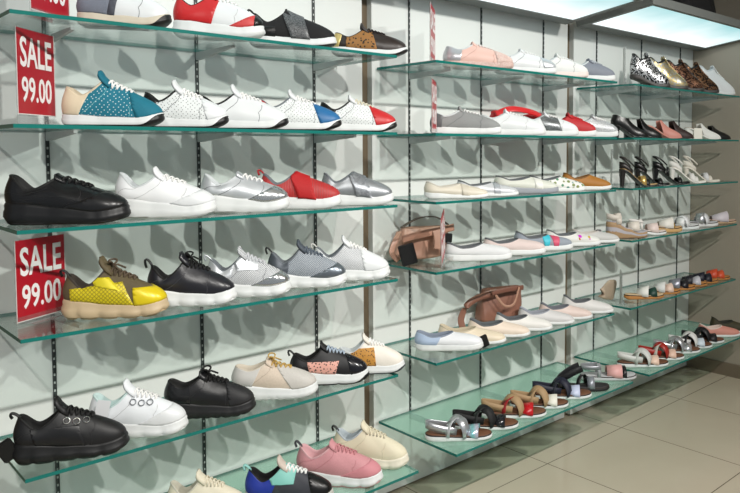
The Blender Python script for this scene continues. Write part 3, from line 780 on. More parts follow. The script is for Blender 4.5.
sneaker('sneaker', 'white sneaker with leopard print side panel at the right end of the fifth left shelf', 5, POS['L5'][5], G5, **{**C5, 'ns': 2, 'scal': .01, 'notch': .0, 'sole': (.04, .034, .03), 'top': (.092, .08, .128)}, mid=soW, out=M((70, 76, 82), .6), wrap=.4, up=M((232, 226, 216), .5), lin=liW, lace=lacW, th=.018, patches=[('side_panel', M((196, 140, 60), .6, 0, 'leopard', (50, 30, 16), 1.5), [(.22, .055, 1, 0, .2), (.56, .06, -1, 0, -.1), (0, .095, 0, 0, -1)])])
sneaker('sneaker', 'cream sneaker cut off by the bottom edge, leftmost on the lowest left shelf', 6, POS['L6'][0], G6, **C5, mid=soC, out=soC, up=M((226, 218, 196), .6), lin=M((200, 196, 180), .8), lace=M((226, 218, 196), .7), th=.02)
sneaker('sneaker', 'black, blue and aqua sneaker with white laces on the lowest left shelf', 6, POS['L6'][1], G6, **C5, mid=M((190, 190, 184), .5), out=soB, up=M((52, 54, 62), .6), lin=lacB, lace=lacW, tab=M((150, 210, 204), .6), th=.026, lr=.003, tongue_mat=M((204, 190, 178), .6), patches=[('heel_counter', M((26, 50, 150), .5), [(.32, .06, -1, 0, .4)]), ('eyestay', M((130, 196, 186), .5), [(.30, .09, 1, 0, .5), (.56, .08, -1, 0, .2), (0, .08, 0, 0, 1)], .002), ('toe_cap', leB, [(.76, .05, 1, 0, .25)])])
pinkM = M((216, 152, 158), .65, 0, 'suede')
sneaker('sneaker', 'pink suede chunky sneaker with white and pink sole on the lowest left shelf', 6, POS['L6'][2], G6, **{**C5, 'top': (.122, .092, .134)}, mid=soW, out=M((208, 140, 146), .6), up=pinkM, lin=M((214, 168, 172), .8), lace=M((196, 130, 136), .7), tab=M((60, 60, 66), .6), tabh=.02, th=.016, tb=.3, lr=.0026, seam=M((184, 118, 126), .7), patches=[('mudguard', M((204, 134, 142), .65), [(.74, .064, .45, 0, -1)])])
sneaker('sneaker', 'cream chunky sneaker with black pull tab at the right end of the lowest left shelf', 6, POS['L6'][3], G6, **{**C5, 'top': (.122, .096, .142)}, mid=M((226, 220, 202), .5), out=M((226, 220, 202), .5), up=M((224, 216, 190), .6), lin=M((180, 190, 196), .8), lace=M((220, 212, 188), .7), tab=leB, tabh=.018, th=.02, tb=.4, lr=.0024, eye=M((150, 146, 132), .4, .4), seam=M((200, 192, 168), .7))

# ------------------------------------------------------------------ MIDDLE BAY
H1, H2, H3, H4, H5, H6 = ['shoes on the %s middle shelf' % n for n in ('top', 'second', 'third', 'fourth', 'fifth', 'lowest')]
PL = dict(sole=(.032, .028, .026), spring=.006, top=(.088, .074, .104), toe=.034, flare=.02)
sneaker('sneaker', 'rose glitter platform sneaker at the left end of the top middle shelf', 1, POS['R1'][0], H1, **PL, mid=M((206, 164, 152), .5, 0, 'glitter', (236, 214, 206)), up=M((226, 188, 176), .45), lin=liW, lace=M((230, 222, 218), .6), th=.01, patches=[('heel_counter', M((200, 200, 204), .3, .6), [(.24, .06, -1, 0, .2)]), ('toe_cap', M((220, 176, 164), .5, 0, 'glitter', (244, 226, 218)), [(.72, .05, 1, 0, .2)])], seam=M((190, 150, 140), .6))
sneaker('sneaker', 'pearly white low sneaker right of the rose glitter one on the top middle shelf', 1, POS['R1'][1], H1, **PL, up=M((222, 224, 226), .4), lace=lacW, th=.01, patches=[('toe_cap', silver, [(.74, .05, 1, 0, .2)])], seam=seamG)
sneaker('sneaker', 'white canvas sneaker on pink-tinted sole, second from the right on the top middle shelf', 1, POS['R1'][2], H1, **PL, mid=M((228, 214, 208), .5), up=M((228, 228, 226), .6), lace=lacW, th=.012, seam=seamG)
sneaker('sneaker', 'grey-blue low sneaker at the right end of the top middle shelf', 1, POS['R1'][3], H1, **PL, up=M((132, 138, 150), .6, 0, 'suede'), lace=M((180, 184, 190), .7), th=.008)
sneaker('sneaker', 'grey suede low sneaker with dark heel at the left end of the second middle shelf', 2, POS['R2'][0], H2, **PL, up=M((146, 148, 148), .7, 0, 'suede'), lin=liW, lace=lacW, th=.014, patches=[('heel_counter', M((96, 98, 100), .5), [(.16, .06, -1, 0, .1)])], seam=seamG)
sneaker('sneaker', 'plain white low sneaker right of the grey suede one', 2, POS['R2'][1], H2, **PL, up=leW, lace=lacW, th=.014, seam=seamW)
sneaker('sneaker', 'white sneaker with silver glitter stripe in front of the red bag', 2, POS['R2'][2], H2, **PL, up=leW, lace=lacW, th=.012, patches=[('side_stripe', M((170, 174, 176), .3, .7, 'glitter', (90, 94, 96)), [(.38, .05, 1, 0, .5), (.66, .05, -1, 0, -.3)])], seam=seamW)
sneaker('sneaker', 'red suede low sneaker with white sole on the second middle shelf', 2, POS['R2'][3], H2, **PL, up=M((190, 30, 38), .6, 0, 'suede'), lin=M((170, 26, 32), .8), lace=M((200, 40, 44), .6), th=.012)
sneaker('sneaker', 'silver glitter low sneaker at the right end of the second middle shelf', 2, POS['R2'][4], H2, **PL, up=M((176, 180, 184), .4, .4, 'glitter', (230, 232, 234)), lace=lacW, th=.01)
def flat(label, row, pl, g, up, name='slip_on_shoe', cat='shoe', **k):
    kk = dict(sole=(.022, .016, .014), spring=.006, top=(.066, .046, .058), toe=.024, flare=.02, sT=.56, wT=.118, sH=.03, tongue=False)
    kk.update(k)
    return sneaker(name, label, row, pl, g, cat=cat, up=up, **kk)
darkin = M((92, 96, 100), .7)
s = flat('cream leather loafer with white sole at the left end of the third middle shelf', 3, POS['R3'][0], H3, M((214, 206, 190), .4), 'loafer', 'loafer', lin=M((196, 190, 178), .7), sole=(.026, .018, .014)); s.patch('saddle', M((206, 198, 182), .4), [(.56, .06, 1, 0, 0), (.68, .05, -1, 0, 0)], .002)
s = flat('silver-white loafer with thin buckle, second on the third middle shelf', 3, POS['R3'][1], H3, M((206, 208, 212), .35, .2), 'loafer', 'loafer', lin=darkin, sole=(.026, .018, .014)); s.patch('saddle', M((180, 184, 190), .4, .3), [(.58, .06, 1, 0, 0), (.68, .05, -1, 0, 0)], .002); s.ornament(chrome, .63, .012, 'buckle', 'buckle')
s = flat('pale greenish-white slip-on with grey platform sole on the third middle shelf', 3, POS['R3'][2], H3, M((212, 214, 204), .5), lin=darkin, mid=M((150, 154, 162), .5), sole=(.034, .028, .024), top=(.078, .06, .074)); s.patch('strap', M((228, 228, 222), .5), [(.60, .06, 1, 0, 0), (.72, .05, -1, 0, 0)], .002)
s = flat('white slip-on with small colourful patches, left of the mustard one', 3, POS['R3'][3], H3, M((228, 228, 224), .5, 0, 'floral', (70, 130, 70)), lin=darkin, sole=(.026, .02, .018), top=(.074, .054, .072))
s = flat('mustard brown slip-on at the right end of the third middle shelf', 3, POS['R3'][4], H3, M((170, 112, 36), .6, 0, 'suede'), lin=M((120, 80, 30), .7), sole=(.026, .02, .018), top=(.082, .054, .074))
KN = dict(sole=(.030, .026, .024), spring=.006, top=(.074, .054, .070), toe=.030, scal=.02, ns=22, flare=.03)
flat('white knit slip-on with ribbed sole, right of the nude pink handbag', 4, POS['R4'][0], H4, M((226, 228, 230), .7, 0, 'knit'), lin=darkin, **KN)
flat('pale pink knit slip-on with ribbed white sole on the fourth middle shelf', 4, POS['R4'][1], H4, M((226, 208, 204), .7, 0, 'knit'), lin=darkin, **KN)
flat('blue-grey slip-on with ribbed white sole, third on the fourth middle shelf', 4, POS['R4'][2], H4, M((150, 158, 170), .6, 0, 'knit'), lin=darkin, **{**KN, 'top': (.088, .058, .07)}, patches=[('side_panel', M((60, 190, 210), .5), [(.46, .05, 1, 0, .2), (.58, .05, -1, 0, .2)]), ('toe_patch', M((210, 80, 110), .5), [(.62, .05, 1, 0, .2), (.74, .05, -1, 0, .2)])])
flat('white slip-on with pink flower embroidery on the fourth middle shelf', 4, POS['R4'][3], H4, M((222, 222, 218), .6), lin=darkin, sole=(.024, .02, .018), top=(.078, .052, .062), patches=[('flower_patch', M((216, 214, 210), .6, 0, 'floral', (206, 40, 100), .9), [(.56, .05, 1, 0, .1), (.78, .05, -1, 0, .1), (0, .03, 0, 0, 1)])])
s = flat('light grey slip-on with dark tassel at the right end of the fourth middle shelf', 4, POS['R4'][4], H4, M((190, 190, 188), .6), lin=M((196, 190, 184), .8)); s.ornament(M((90, 90, 94), .8), .58, .014, 'pom', 'tassel')
flat('white slip-on with pale blue heel, leftmost on the fifth middle shelf', 5, POS['R5'][0], H5, M((226, 228, 232), .5), lin=M((130, 140, 156), .7), **{**KN, 'ns': 2, 'scal': .01}, patches=[('heel_counter', M((168, 186, 212), .55), [(.36, .05, -1, 0, .6)])])
CR = dict(sole=(.020, .016, .014), top=(.076, .050, .064), toe=.026)
flat('cream leather slip-on, second from the left on the fifth middle shelf', 5, POS['R5'][1], H5, M((222, 208, 184), .45), lin=M((196, 184, 160), .8), **CR)
flat('cream and peach slip-on in front of the brown bag on the fifth middle shelf', 5, POS['R5'][2], H5, M((226, 210, 194), .5), lin=darkin, **CR)
flat('white slip-on in front of the right side of the brown bag', 5, POS['R5'][3], H5, M((226, 224, 220), .5), lin=darkin, **CR)
flat('pale grey slip-on with black tag inside, fifth middle shelf', 5, POS['R5'][4], H5, M((206, 204, 204), .5), lin=M((150, 154, 164), .8), **CR)
flat('blush pink slip-on, second from the right on the fifth middle shelf', 5, POS['R5'][5], H5, M((218, 198, 190), .5), lin=M((110, 112, 120), .8), **CR)
flat('white slip-on with grey collar at the right end of the fifth middle shelf', 5, POS['R5'][6], H5, M((214, 212, 210), .5), lin=darkin, **{**CR, 'top': (.088, .056, .066)})

brown = M((112, 72, 48), .6, 0, 'suede')
def sandal(label, row, pl, g, straps, bed=brown, mid=soW, heel=None, anklez=.06, sole=(.022, .016, .014), rim=M((40, 28, 22), .6), name='sandal', lift=0, block=None, cat='sandal', pointy=0, hname='heel_strap', dz=0, **hk):
    r, L = place(name, label, cat, row, pl, g, dz)
    s = Shoe(r, L, dict(sole=sole, spring=.006, lift=lift, pointy=pointy, wf=.96))
    s.sole(mid, None, 0, flare=.02)
    s.footbed(rim, th=.003, inset=.985); s.footbed(bed, th=.0055, inset=.94)
    for st in straps: s.arc(*st)
    if heel: s.heelstrap(heel, z=anklez, name=hname, **hk)
    if block: s.block(block)
    return s
holo = M((206, 206, 224), .25, .5, 'holo', (150, 214, 220)); silS = M((190, 192, 196), .3, .7)
blk = M((24, 24, 26), .5); beige = M((176, 146, 108), .65, 0, 'suede')
def gladiator(label, pl, g, ank, cross, front, lab3, bed=brown, row=6, hz=.062):
    return sandal(label, row, pl, g, [('front_strap', front, .68, .76, .034, .050, .12, lab3), ('cross_strap', cross, .30, .62, .060, .034, .6), ('cross_strap', ank, .60, .34, .066, .036, .6)], bed=bed, heel=ank, anklez=hz, q=.46, width=.030, zf=.036)
gladiator('silver strappy sandal with holographic front strap, leftmost on the lowest middle shelf', POS['R6'][0], H6, silS, M((206, 208, 212), .3, .5), holo, 'holographic front strap')
gladiator('black strappy sandal with patent front strap on the lowest middle shelf', POS['R6'][1], H6, M((20, 20, 22), .7, 0, 'suede'), blk, M((30, 30, 34), .12), 'patent black front strap')
gladiator('beige strappy sandal with red front strap on the lowest middle shelf', POS['R6'][2], H6, beige, M((150, 24, 28), .5), M((186, 20, 30), .3), 'red front strap')
gladiator('beige strappy sandal with white front strap on the lowest middle shelf', POS['R6'][3], H6, beige, beige, M((228, 226, 214), .5), 'white front strap')
gladiator('navy strappy sandal with pale lilac front strap on the lowest middle shelf', POS['R6'][4], H6, M((28, 30, 48), .6), M((22, 24, 38), .6), M((196, 204, 230), .4), 'pale lilac front strap')
s = sandal('black sandal with silver-grey vamp strap and tall black heel loop', 6, POS['R6'][5], H6, [('front_strap', M((150, 154, 162), .35, .4), .62, .66, .045, .034, .12, 'silver-grey front strap'), ('cross_strap', blk, .36, .6, .055, .02, .3)], bed=M((40, 38, 40), .6), mid=blk, heel=M((18, 18, 22), .6), anklez=.05, q=.45, width=.03, zf=.11)
s = sandal('pale grey sandal with wide pink vamp at the right end of lowest middle shelf', 6, POS['R6'][6], H6, [('front_strap', M((222, 168, 164), .5), .58, .64, .05, .075, .1, 'wide pink front strap'), ('cross_strap', M((170, 172, 176), .4, .3), .30, .34, .06, .018, .1), ('toe_strap', M((24, 24, 28), .3), .76, .80, .045, .02, .1, 'shiny black toe strap')], bed=M((176, 178, 180), .5), mid=M((190, 192, 194), .5), heel=M((160, 162, 168), .35, .4), anklez=.065, q=.34, width=.02)

# ------------------------------------------------------------------ RIGHT BAY
J1, J2, J3, J4, J5, J6 = ['shoes on the %s right shelf' % n for n in ('top', 'second', 'third', 'fourth', 'fifth', 'lowest')]
SQ = dict(sole=(.026, .022, .020), spring=.006, top=(.135, .11, .155), toe=.036, flare=.02, lift=.045)
def seq(label, i, a, b, **k):
    return sneaker('sequin_sneaker', label, 1, POS['T1'][i], J1, cat='sneaker', **{**SQ, **k}, up=M(a, .22, .7, 'sequin', b), mid=M((60, 56, 54), .5) if i < 4 else soW, lin=lacB, lace=M(b, .5), th=.016)
seq('black and silver sequin shoe at the left end of the top right shelf', 0, (24, 24, 26), (220, 220, 222))
seq('silver and gold sequin shoe, second on the top right shelf', 1, (190, 190, 184), (214, 190, 130))
seq('bronze sequin shoe in the middle of the top right shelf', 2, (150, 108, 84), (60, 40, 34))
seq('dark brown sequin shoe, second from the right on the top right shelf', 3, (36, 30, 30), (150, 110, 80))
sneaker('sneaker', 'white low sneaker at the right end of the top right shelf', 1, POS['T1'][4], J1, **SQ, up=leW, lace=lacW, th=.012, mid=soW)
def mule(label, row, pl, g, up, x=.42, lift=.05, heelm=None, top=(.05, .05, .074), name='mule', cat='mule', bedm=None, full=False, sole=(.008, .007, .007), **k):
    r, L = place(name, label, cat, row, pl, g)
    s = Shoe(r, L, dict(sole=sole, spring=.004, lift=lift, top=top, toe=k.get('toe', .026), sT=k.get('sT', .46), wT=.12, pointy=k.get('pointy', .3)))
    s.sole(k.get('mid', up), None, 0, flare=.0)
    s.upper(up, cut=None if full else [(x, .03, 1, 0, .3)])
    s.footbed(bedm or M((180, 160, 140), .6), th=.003, inset=.92)
    if lift > .01: s.block(heelm or up, 0, .24, .8)
    return s
mule('black block heel bootie at the left end of the second right shelf', 2, POS['T2'][0], J2, leB, full=True, lift=.06, top=(.06, .058, .085), name='ankle_bootie', cat='bootie')
mule('black leather mule with block heel, right of the black bootie', 2, POS['T2'][1], J2, leB, lift=.07, top=(.05, .05, .085))
mule('dusty pink mule with block heel on the second right shelf', 2, POS['T2'][2], J2, M((198, 134, 122), .5), lift=.065, top=(.05, .05, .085))
mule('dark brown mule behind the white price card', 2, POS['T2'][3], J2, M((46, 28, 26), .5), lift=.065, top=(.05, .05, .085))
mule('white mule with block heel, right of the white price card', 2, POS['T2'][4], J2, M((232, 232, 228), .4), lift=.06, top=(.05, .05, .08))
mule('small black mule at the right end of the second right shelf', 2, POS['T2'][5], J2, leB, lift=.045)
def heels(label, pl, c, bedc, ankle=True, toeh=.034, row=3, bl=None, g=J3, orn=None, lift=.085):
    s = sandal(label, row, pl, g, [('toe_strap', c, .68, .72, toeh, .026, .1)], bed=M(bedc, .5), mid=c, rim=c, sole=(.006, .006, .006), lift=lift, block=bl or c, name='heeled_sandal', cat='heeled sandal', pointy=.3, heel=c if ankle else None, anklez=.030, q=.30, width=.034, zf=.018, hname='heel_counter')
    s.heelstrap(c, z=.072, q=.34, width=.010, name='ankle_strap', zf=.060)
    if orn: s.arc('ruffle', orn, .58, .62, .046, .03, .5)
    return s
heels('black and gold heeled sandal at the left end of the third right shelf', POS['T3'][0], M((30, 26, 24), .4), (190, 160, 110), orn=M((214, 180, 110), .3, .6))
heels('slim black heeled sandal with ankle strap on the third right shelf', POS['T3'][1], leB, (30, 30, 30))
heels('tall black block heel sandal with crossing straps in the middle of third right shelf', POS['T3'][2], leB, (24, 24, 26)).arc('cross_strap', leB, .34, .5, .06, .014, .3)
heels('white heeled sandal with ruffled front, third right shelf', POS['T3'][3], M((230, 228, 222), .5), (220, 214, 200), orn=M((232, 230, 226), .6))
heels('white block heel sandal at the right end of the third right shelf', POS['T3'][4], M((222, 216, 204), .5), (220, 214, 200), orn=M((216, 216, 218), .6))
# wedge
def wedge(label, pl, row, g):
    r, L = place('wedge_sandal', label, 'wedge sandal', row, pl, g)
    s = Shoe(r, L, dict(sole=(.085, .05, .028), spring=.006))
    s.sole(M((150, 118, 86), .6, 0, 'weave', (176, 148, 112)), M((120, 90, 62), .6), 0, flare=.01)
    s.footbed(M((170, 168, 176), .6), th=.004, inset=.95)
    s.arc('front_strap', M((214, 206, 196), .5), .62, .70, .05, .06, .15)
    s.arc('ankle_strap', M((214, 206, 196), .5), .26, .26, .055, .03, .1)
    s.heelstrap(M((206, 198, 188), .5), z=.115, q=.3, width=.03, zf=.105)
    loops = [s.loop(lambda q, sd, u, a=a, mu=mu: s.P(q, sd, mu, s.zt(q)*a)) for a, mu in ((.42, 1.008), (.5, 1.015), (.62, 1.015), (.7, 1.008))]
    bm = bmesh.new(); s.loft(bm, loops, False, False); s.add('wedge_band', bm, M((176, 172, 178), .6))
wedge('beige platform wedge sandal with grey band at the left end of the fourth right shelf', POS['T4'][0], 4, J4)
s = sandal('white and blush pointed sandal, right of the beige wedge', 4, POS['T4'][1], J4, [('front_strap', M((224, 206, 200), .5), .60, .66, .045, .06, .2), ('ankle_strap', M((230, 226, 222), .5), .3, .3, .055, .014, .1)], bed=M((222, 208, 200), .6), heel=M((226, 222, 218), .5), q=.34, lift=.02)
s = sandal('white slide with gold trim on cork sole, fourth right shelf', 4, POS['T4'][2], J4, [('front_strap', M((230, 226, 218), .5), .52, .58, .048, .08, .3), ('toe_strap', M((180, 140, 60), .3, .6), .72, .74, .04, .014, .1, 'gold trim')], bed=M((196, 158, 110), .6), mid=M((196, 158, 104), .6), sole=(.03, .026, .022))
s = sandal('white cross strap slide with pale blue edge on the fourth right shelf', 4, POS['T4'][3], J4, [('cross_strap', M((232, 234, 234), .4), .44, .66, .055, .045, .15), ('cross_strap', M((226, 228, 230), .4), .66, .44, .058, .045, .15)], bed=M((214, 216, 216), .6), mid=M((220, 226, 226), .5), sole=(.026, .022, .02))
s = sandal('silver slide with thick white straps, second from the right on fourth right shelf', 4, POS['T4'][4], J4, [('cross_strap', silS, .44, .64, .06, .05, .15), ('cross_strap', M((224, 226, 230), .4), .66, .46, .058, .045, .15)], bed=M((196, 196, 200), .5), mid=M((220, 220, 220), .5), sole=(.026, .022, .02))
s = sandal('white slide with nude cork sole at the right end of the fourth right shelf', 4, POS['T4'][5], J4, [('front_strap', M((216, 208, 216), .5), .50, .56, .048, .10, .3)], bed=M((206, 176, 156), .6), mid=M((190, 160, 130), .6))
tan = M((178, 122, 62), .6)
def slide(label, pl, row, g, a, b, bed=tan, mid=tan, **k):
    return sandal(label, row, pl, g, [('cross_strap', a, .40, .58, .046, .065, .3), ('front_strap', b, .66, .72, .038, .050, .35)], bed=bed, mid=mid, name='slide_sandal', **k)
slide('white and green slide at the left end of the fifth right shelf', POS['T5'][0], 5, J5, M((224, 224, 218), .5), M((30, 64, 54), .5), M((200, 176, 140), .6))
slide('white and black slide with blush front strap on the fifth right shelf', POS['T5'][1], 5, J5, M((216, 218, 216), .5), M((226, 200, 184), .4))
slide('silver-grey slide with black front strap on the fifth right shelf', POS['T5'][2], 5, J5, M((156, 158, 170), .35, .5), M((30, 28, 34), .4))
slide('black slide with pale tip strap on tan sole on the fifth right shelf', POS['T5'][3], 5, J5, M((26, 26, 36), .5), M((196, 196, 204), .4))
slide('dark navy slide, second from the right on the fifth right shelf', POS['T5'][4], 5, J5, M((26, 28, 44), .5), M((24, 26, 40), .5))
slide('orange red slide on tan sole at the right end of the fifth right shelf', POS['T5'][5], 5, J5, M((206, 76, 44), .45), M((210, 84, 50), .45))
gl = lambda lab, i, a, b, c, n, bed=brown: gladiator(lab, POS['T6'][i], J6, a, b, c, n, bed)
gl('white strappy sandal with pale pink front strap, leftmost on the lowest right shelf', 0, M((206, 208, 204), .5), M((190, 196, 190), .5), M((232, 200, 180), .4), 'pale pink front strap')
gl('red ankle strap sandal on the lowest right shelf', 1, M((160, 36, 26), .4), M((190, 190, 180), .5), M((226, 190, 170), .4), 'pale pink front strap')
gl('silver metallic strappy sandal on the lowest right shelf', 2, silS, M((206, 206, 212), .2, .8), M((220, 220, 226), .2, .8), 'shiny silver front strap')
gl('white and black strappy sandal with pale blue front strap on the lowest right shelf', 3, M((220, 220, 218), .5), blk, M((204, 216, 226), .4), 'pale blue front strap')
gl('black strappy sandal, third from the right on the lowest right shelf', 4, blk, blk, M((22, 22, 26), .5), 'black front strap')
flat('pink slip-on with white sole on the lowest right shelf', 6, POS['T6'][5], J6, M((206, 140, 126), .55), lin=M((220, 200, 190), .7), **CR)
flat('dark olive slip-on with white sole at the right end of the lowest right shelf', 6, POS['T6'][6], J6, M((56, 52, 30), .6), lin=M((40, 40, 30), .7), **{**CR, 'top': (.095, .06, .07)})
# beige shoe standing upright on its heel
t = thing('upright_sandal', 'beige shoe standing on its end at the left end of the fifth right shelf', 'shoe', (3.30, 2.13, Z(5)+.0), 0, J5)
s = Shoe(t, .11, dict(sole=(.022, .02, .018), spring=.004, top=(.08, .06, .08), toe=.03)); s.sole(M((178, 160, 140), .6), None); s.upper(M((192, 172, 150), .55)); s.lining(M((160, 140, 120), .8))
t.rotation_euler = (0, math.radians(-78), math.radians(-30)); t.location.z += .058

# ------------------------------------------------------------------ BAGS
def blob_bag(name, label, loc, rz, sx, sy, sz, mat, seed, sag=.12, amp=.05, top_pinch=.5, lean=0, cat='bag', nest=None):
    t = thing(name, label, cat, loc, rz)
    rnd = random.Random(seed); bm = bmesh.new(); nu, nv = 44, 22; rings = []
    ph = [rnd.uniform(0, 6) for _ in range(6)]
    for j in range(nv+1):
        v = j/nv; ring = []
        for i in range(nu):
            a = 2*PI*i/nu; ca, sa = math.cos(a), math.sin(a)
            e = .55
            px = math.copysign(abs(ca)**e, ca)*sx/2; py = math.copysign(abs(sa)**e, sa)*sy/2
            wv = min(1, (v/.12))**.5*(1-.10*v)
            dep = min(1, (v/.10))**.5*(1-top_pinch*v**2)
            z = v*sz*(1-sag*(1-(ca)**2)*v-sag*.5*math.sin(a*2+ph[0])*v)
            fold = amp*(math.sin(a*7+v*5+ph[1])*.5+math.sin(a*4-v*9+ph[2])*.5+.5*math.sin(a*13+v*14+ph[3]))*min(1, v*4)
            ring.append(bm.verts.new((px*wv*(1+fold*.5)+lean*v*sz, py*dep*(1+fold*2.2), z)))
        rings.append(ring)
    for A, B in zip(rings, rings[1:]):
        for k in range(nu): bm.faces.new((A[k], A[(k+1) % nu], B[(k+1) % nu], B[k]))
    bm.faces.new(rings[0][::-1])
    # mouth: roll inward
    top = rings[-1]; c = sum((v.co for v in top), Vector())/nu
    prev = top
    for k_, (f, dz) in enumerate(((.93, .002), (.80, -.02), (.6, -.05))):
        r2 = [bm.verts.new(c+(v.co-c)*f+Vector((0, 0, dz))) for v in top]
        for k in range(nu): bm.faces.new((prev[k], prev[(k+1) % nu], r2[(k+1) % nu], r2[k]))
        prev = r2
    bm.faces.new(prev)
    mesh_obj('body', bm, mat, t, True)
    return t
def strap_part(t, name, pts, w, mat, wv=Vector((0, 1, 0)), th=.004):
    P_ = [Vector(p) for p in pts]; out = []
    for i in range(len(P_)-1):
        p0 = P_[max(0, i-1)]; p1 = P_[i]; p2 = P_[i+1]; p3 = P_[min(len(P_)-1, i+2)]
        for k in range(6):
            u = k/6
            out.append(.5*((2*p1)+(p2-p0)*u+(2*p0-5*p1+4*p2-p3)*u*u+(3*p1-p0-3*p2+p3)*u**3))
    out.append(P_[-1]); bm = bmesh.new(); ribbon(bm, out, wv, w, th); mesh_obj(name, bm, mat, t, True)
nude = M((186, 144, 124), .42, 0, 'leather', sc=.6, bump=.35); cogn = M((138, 96, 80), .38, 0, 'leather', sc=.6, bump=.3)
b = blob_bag('handbag', 'slouchy nude pink leather handbag at the left end of the fourth middle shelf', (2.0, 2.252, Z(4)), math.radians(-12), .25, .10, .145, nude, 3, lean=.25)
strap_part(b, 'flap_band', [(-.11, -.066, .10), (-.05, -.073, .112), (.05, -.073, .125), (.14, -.062, .135)], .03, M((170, 128, 108), .4), Vector((0, 0, 1)))
strap_part(b, 'handle', [(-.10, -.02, .125), (-.13, -.05, .10), (-.155, -.06, .05), (-.13, -.07, .015)], .022, nude, Vector((1, 0, .4)))
strap_part(b, 'handle', [(-.08, .0, .14), (.0, -.0, .175), (.09, .0, .175), (.15, .0, .14)], .020, M((90, 76, 66), .5), Vector((0, 1, 0)))
strap_part(b, 'closure', [(.05, -.076, .13), (.055, -.084, .09), (.05, -.088, .05)], .05, nude, Vector((1, 0, 0)), .006)
b2 = blob_bag('handbag', 'cognac brown leather handbag with shoulder strap on the fifth middle shelf', (2.50, 2.25, Z(5)), math.radians(-14), .24, .10, .165, cogn, 8, sag=.05, amp=.025, lean=.12)
strap_part(b2, 'shoulder_strap', [(-.06, -.06, .15), (-.13, -.05, .14), (-.19, -.04, .11), (-.225, -.04, .05), (-.22, -.05, .004)], .03, cogn, Vector((.6, 0, .8)))
strap_part(b2, 'shoulder_strap', [(-.06, -.066, .15), (-.02, -.085, .095), (.03, -.09, .10), (.07, -.075, .17)], .012, M((176, 134, 112), .4), Vector((0, 0, 1)))
strap_part(b2, 'top_band', [(-.08, -.07, .155), (0, -.074, .165), (.1, -.066, .165)], .022, M((120, 80, 66), .4), Vector((0, 0, 1)))
b3 = blob_bag('handbag', 'shiny red leather handbag lying behind the white sneakers on the second middle shelf', (2.63, 2.25, Z(2)), math.radians(-6), .34, .10, .115, M((186, 20, 30), .3, 0, 'leather', sc=.6, bump=.3), 5, sag=.1, amp=.05)
strap_part(b3, 'handle', [(-.16, -.03, .10), (-.1, -.06, .125), (0, -.07, .12), (.1, -.06, .10), (.15, -.05, .06)], .028, M((206, 40, 44), .3), Vector((0, .5, 1)))
b4 = blob_bag('handbag', 'black fabric bag on top of the right light canopy', (4.02, 2.10, 2.165), math.radians(-10), .34, .2, .28, M((20, 20, 24), .7, 0, 'suede'), 9, sag=.05, amp=.03)
strap_part(b4, 'handle', [(-.1, -.05, .26), (-.06, -.05, .36), (.06, -.05, .36), (.1, -.05, .26)], .02, M((16, 16, 18), .6))

# ------------------------------------------------------------------ SIGNS, TAGS
sign('red SALE 99.00 card standing beside the teal sneaker on the second left shelf', (.486, 2.05, Z(2)), 46, 0, .160, .215, True, .028)
sign('red SALE 99.00 card standing beside the yellow sneaker on the fourth left shelf', (.487, 2.131, Z(4)), 58.6, 0, .166, .215)
sign('red sale card in acrylic holder on the top left shelf, cut off by the frame', (.515, 2.025, Z(1)), 48, 0, .160, .215, True, .016)
sign('sale card seen nearly edge-on at the left end of the top middle shelf', (1.87, 2.03, Z(1)), 49, 0, .166, .215)
sign('sale card seen nearly edge-on at the left end of the second middle shelf', (1.868, 2.02, Z(2)), 49, 0, .166, .20)
sign('sale card leaning against the nude pink handbag', (1.905, 2.005, Z(4)), 49, -13, .15, .19)
def clear_sign(label, loc, az, h=.17, w=.12):
    t = thing('acrylic_stand', label, 'sign holder', loc, math.radians(90-az), 'clear acrylic stands on the right bay shelves')
    bm = bmesh.new(); box(bm, 0, w, 0, .003, 0, h); box(bm, 0, w, -.012, -.010, 0, .02); box(bm, .01, w-.01, -.03, .03, 0, .002); mesh_obj('acrylic_sheet', bm, ACRYL, t)
    bm = bmesh.new(); box(bm, .002, w-.002, .0033, .0042, .004, h-.004); mesh_obj('card', bm, M((196, 198, 196), .5), t); return t
clear_sign('clear stand with pale card at the left end of the top right shelf', (3.24, 2.04, Z(1)), 53, .2)
clear_sign('clear stand with pale card at the left end of the third right shelf', (3.225, 2.10, Z(3)), 53, .2, .10)
clear_sign('clear stand with pale card at the left end of the fifth right shelf', (3.24, 2.04, Z(5)), 52, .17)
t = thing('price_card', 'small white price card between brown and white mules on the second right shelf', 'price card', (3.925, 1.985, Z(2)), math.radians(-35))
bm = bmesh.new(); box(bm, -.026, .026, 0, .003, 0, .062); mesh_obj('card', bm, M((226, 224, 214), .5), t)
bm = bmesh.new(); box(bm, -.03, .03, .003, .03, 0, .003); mesh_obj('foot', bm, ACRYL, t)
def ptag(x, y, z, rz, tilt, label, c=(226, 228, 230)):
    bm = bmesh.new(); box(bm, -.017, .017, -.0008, .0008, 0, .055)
    o = mesh_obj('price_tag', bm, M(c, .6)); tag(o, label, 'price tag'); o.location = (x, y, z); o.rotation_euler = (tilt*.3, tilt, rz)
    return o
ptag(.665, 2.075, Z(5)+.065, -.3, .25, 'white price tag hanging at the heel of the white ringed chunky sneaker')
def stag(pl, row, lab, dz=.05, sz=.045, dx=0, dy=0, tilt=.5):
    X, Y, yaw, L = pl; a = math.radians(yaw)
    return security_tag(X-math.cos(a)*L*.5+dx, Y-math.sin(a)*L*.5+dy, Z(row)+dz, lab, a+.3, tilt, sz)
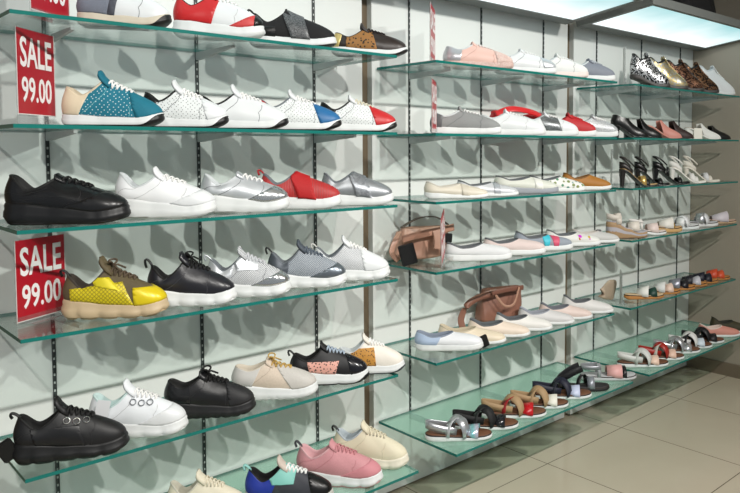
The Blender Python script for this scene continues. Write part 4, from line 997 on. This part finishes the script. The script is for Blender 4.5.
stag(POS['L5'][0], 5, 'black security tag behind the heel of the black ringed chunky sneaker', .015, .055, -.004, -.012, -.5)
stag(POS['L4'][3], 4, 'black security tag at the heel of the blue-grey mesh sneaker', .03, .04, -.012, -.01, .5)
stag(POS['L4'][1], 4, 'black security tag at the heel of the black sneaker with white scalloped sole', .03, .035, -.012, -.02, 1.2)
stag(POS['R5'][0], 5, 'black security tag leaning on the toe of the white slip-on with pale blue heel', .0, .05, .235, -.175, -.35)
o = security_tag(1.87, 2.15, Z(4)+.005, 'large black security tag hanging at the left side of the nude pink handbag', -.5, -.25, .085)
o = security_tag(2.10, 2.172, Z(4)+.07, 'small black security tag on the nude pink handbag above the white knit slip-on', -.5, .1, .04)

# ------------------------------------------------------------------ LIGHTS, CAMERA
def spot(x, y, z, tgt, e, size=115, r=.03, col=(1, .97, .92)):
    l = bpy.data.lights.new('ceiling_spot', 'SPOT'); l.energy = e; l.spot_size = math.radians(size); l.spot_blend = 1.0; l.shadow_soft_size = r; l.color = col
    o = bpy.data.objects.new('ceiling_spot', l); C.objects.link(o); o.location = (x, y, z)
    o.rotation_euler = (Vector(tgt)-Vector((x, y, z))).to_track_quat('-Z', 'Y').to_euler()
for x, k in SPX:
    spot(x, -.25, 2.65, (x+.1, 2.3, .35), SPE*k, 105)
w = bpy.data.worlds.new('World'); bpy.context.scene.world = w; w.use_nodes = True
w.node_tree.nodes['Background'].inputs[0].default_value = (.86, .95, 1, 1); w.node_tree.nodes['Background'].inputs[1].default_value = AMB
cam = bpy.data.cameras.new('camera'); co = bpy.data.objects.new('camera', cam); C.objects.link(co)
cam.sensor_width = 36; cam.lens = 719.1*36/740; cam.shift_x = -80/740; cam.shift_y = -56.5/740; cam.clip_start = .05
a = math.atan(700/720.2); th = math.atan(40/719.1)
co.location = (0, 0, 1.44); co.rotation_euler = (PI/2-th, 0, -a)
sc = bpy.context.scene; sc.camera = co
sc.view_settings.view_transform = 'Standard'; sc.view_settings.look = 'None'; sc.view_settings.gamma = 1; sc.view_settings.use_curve_mapping = False
sc.view_settings.exposure = EXPO
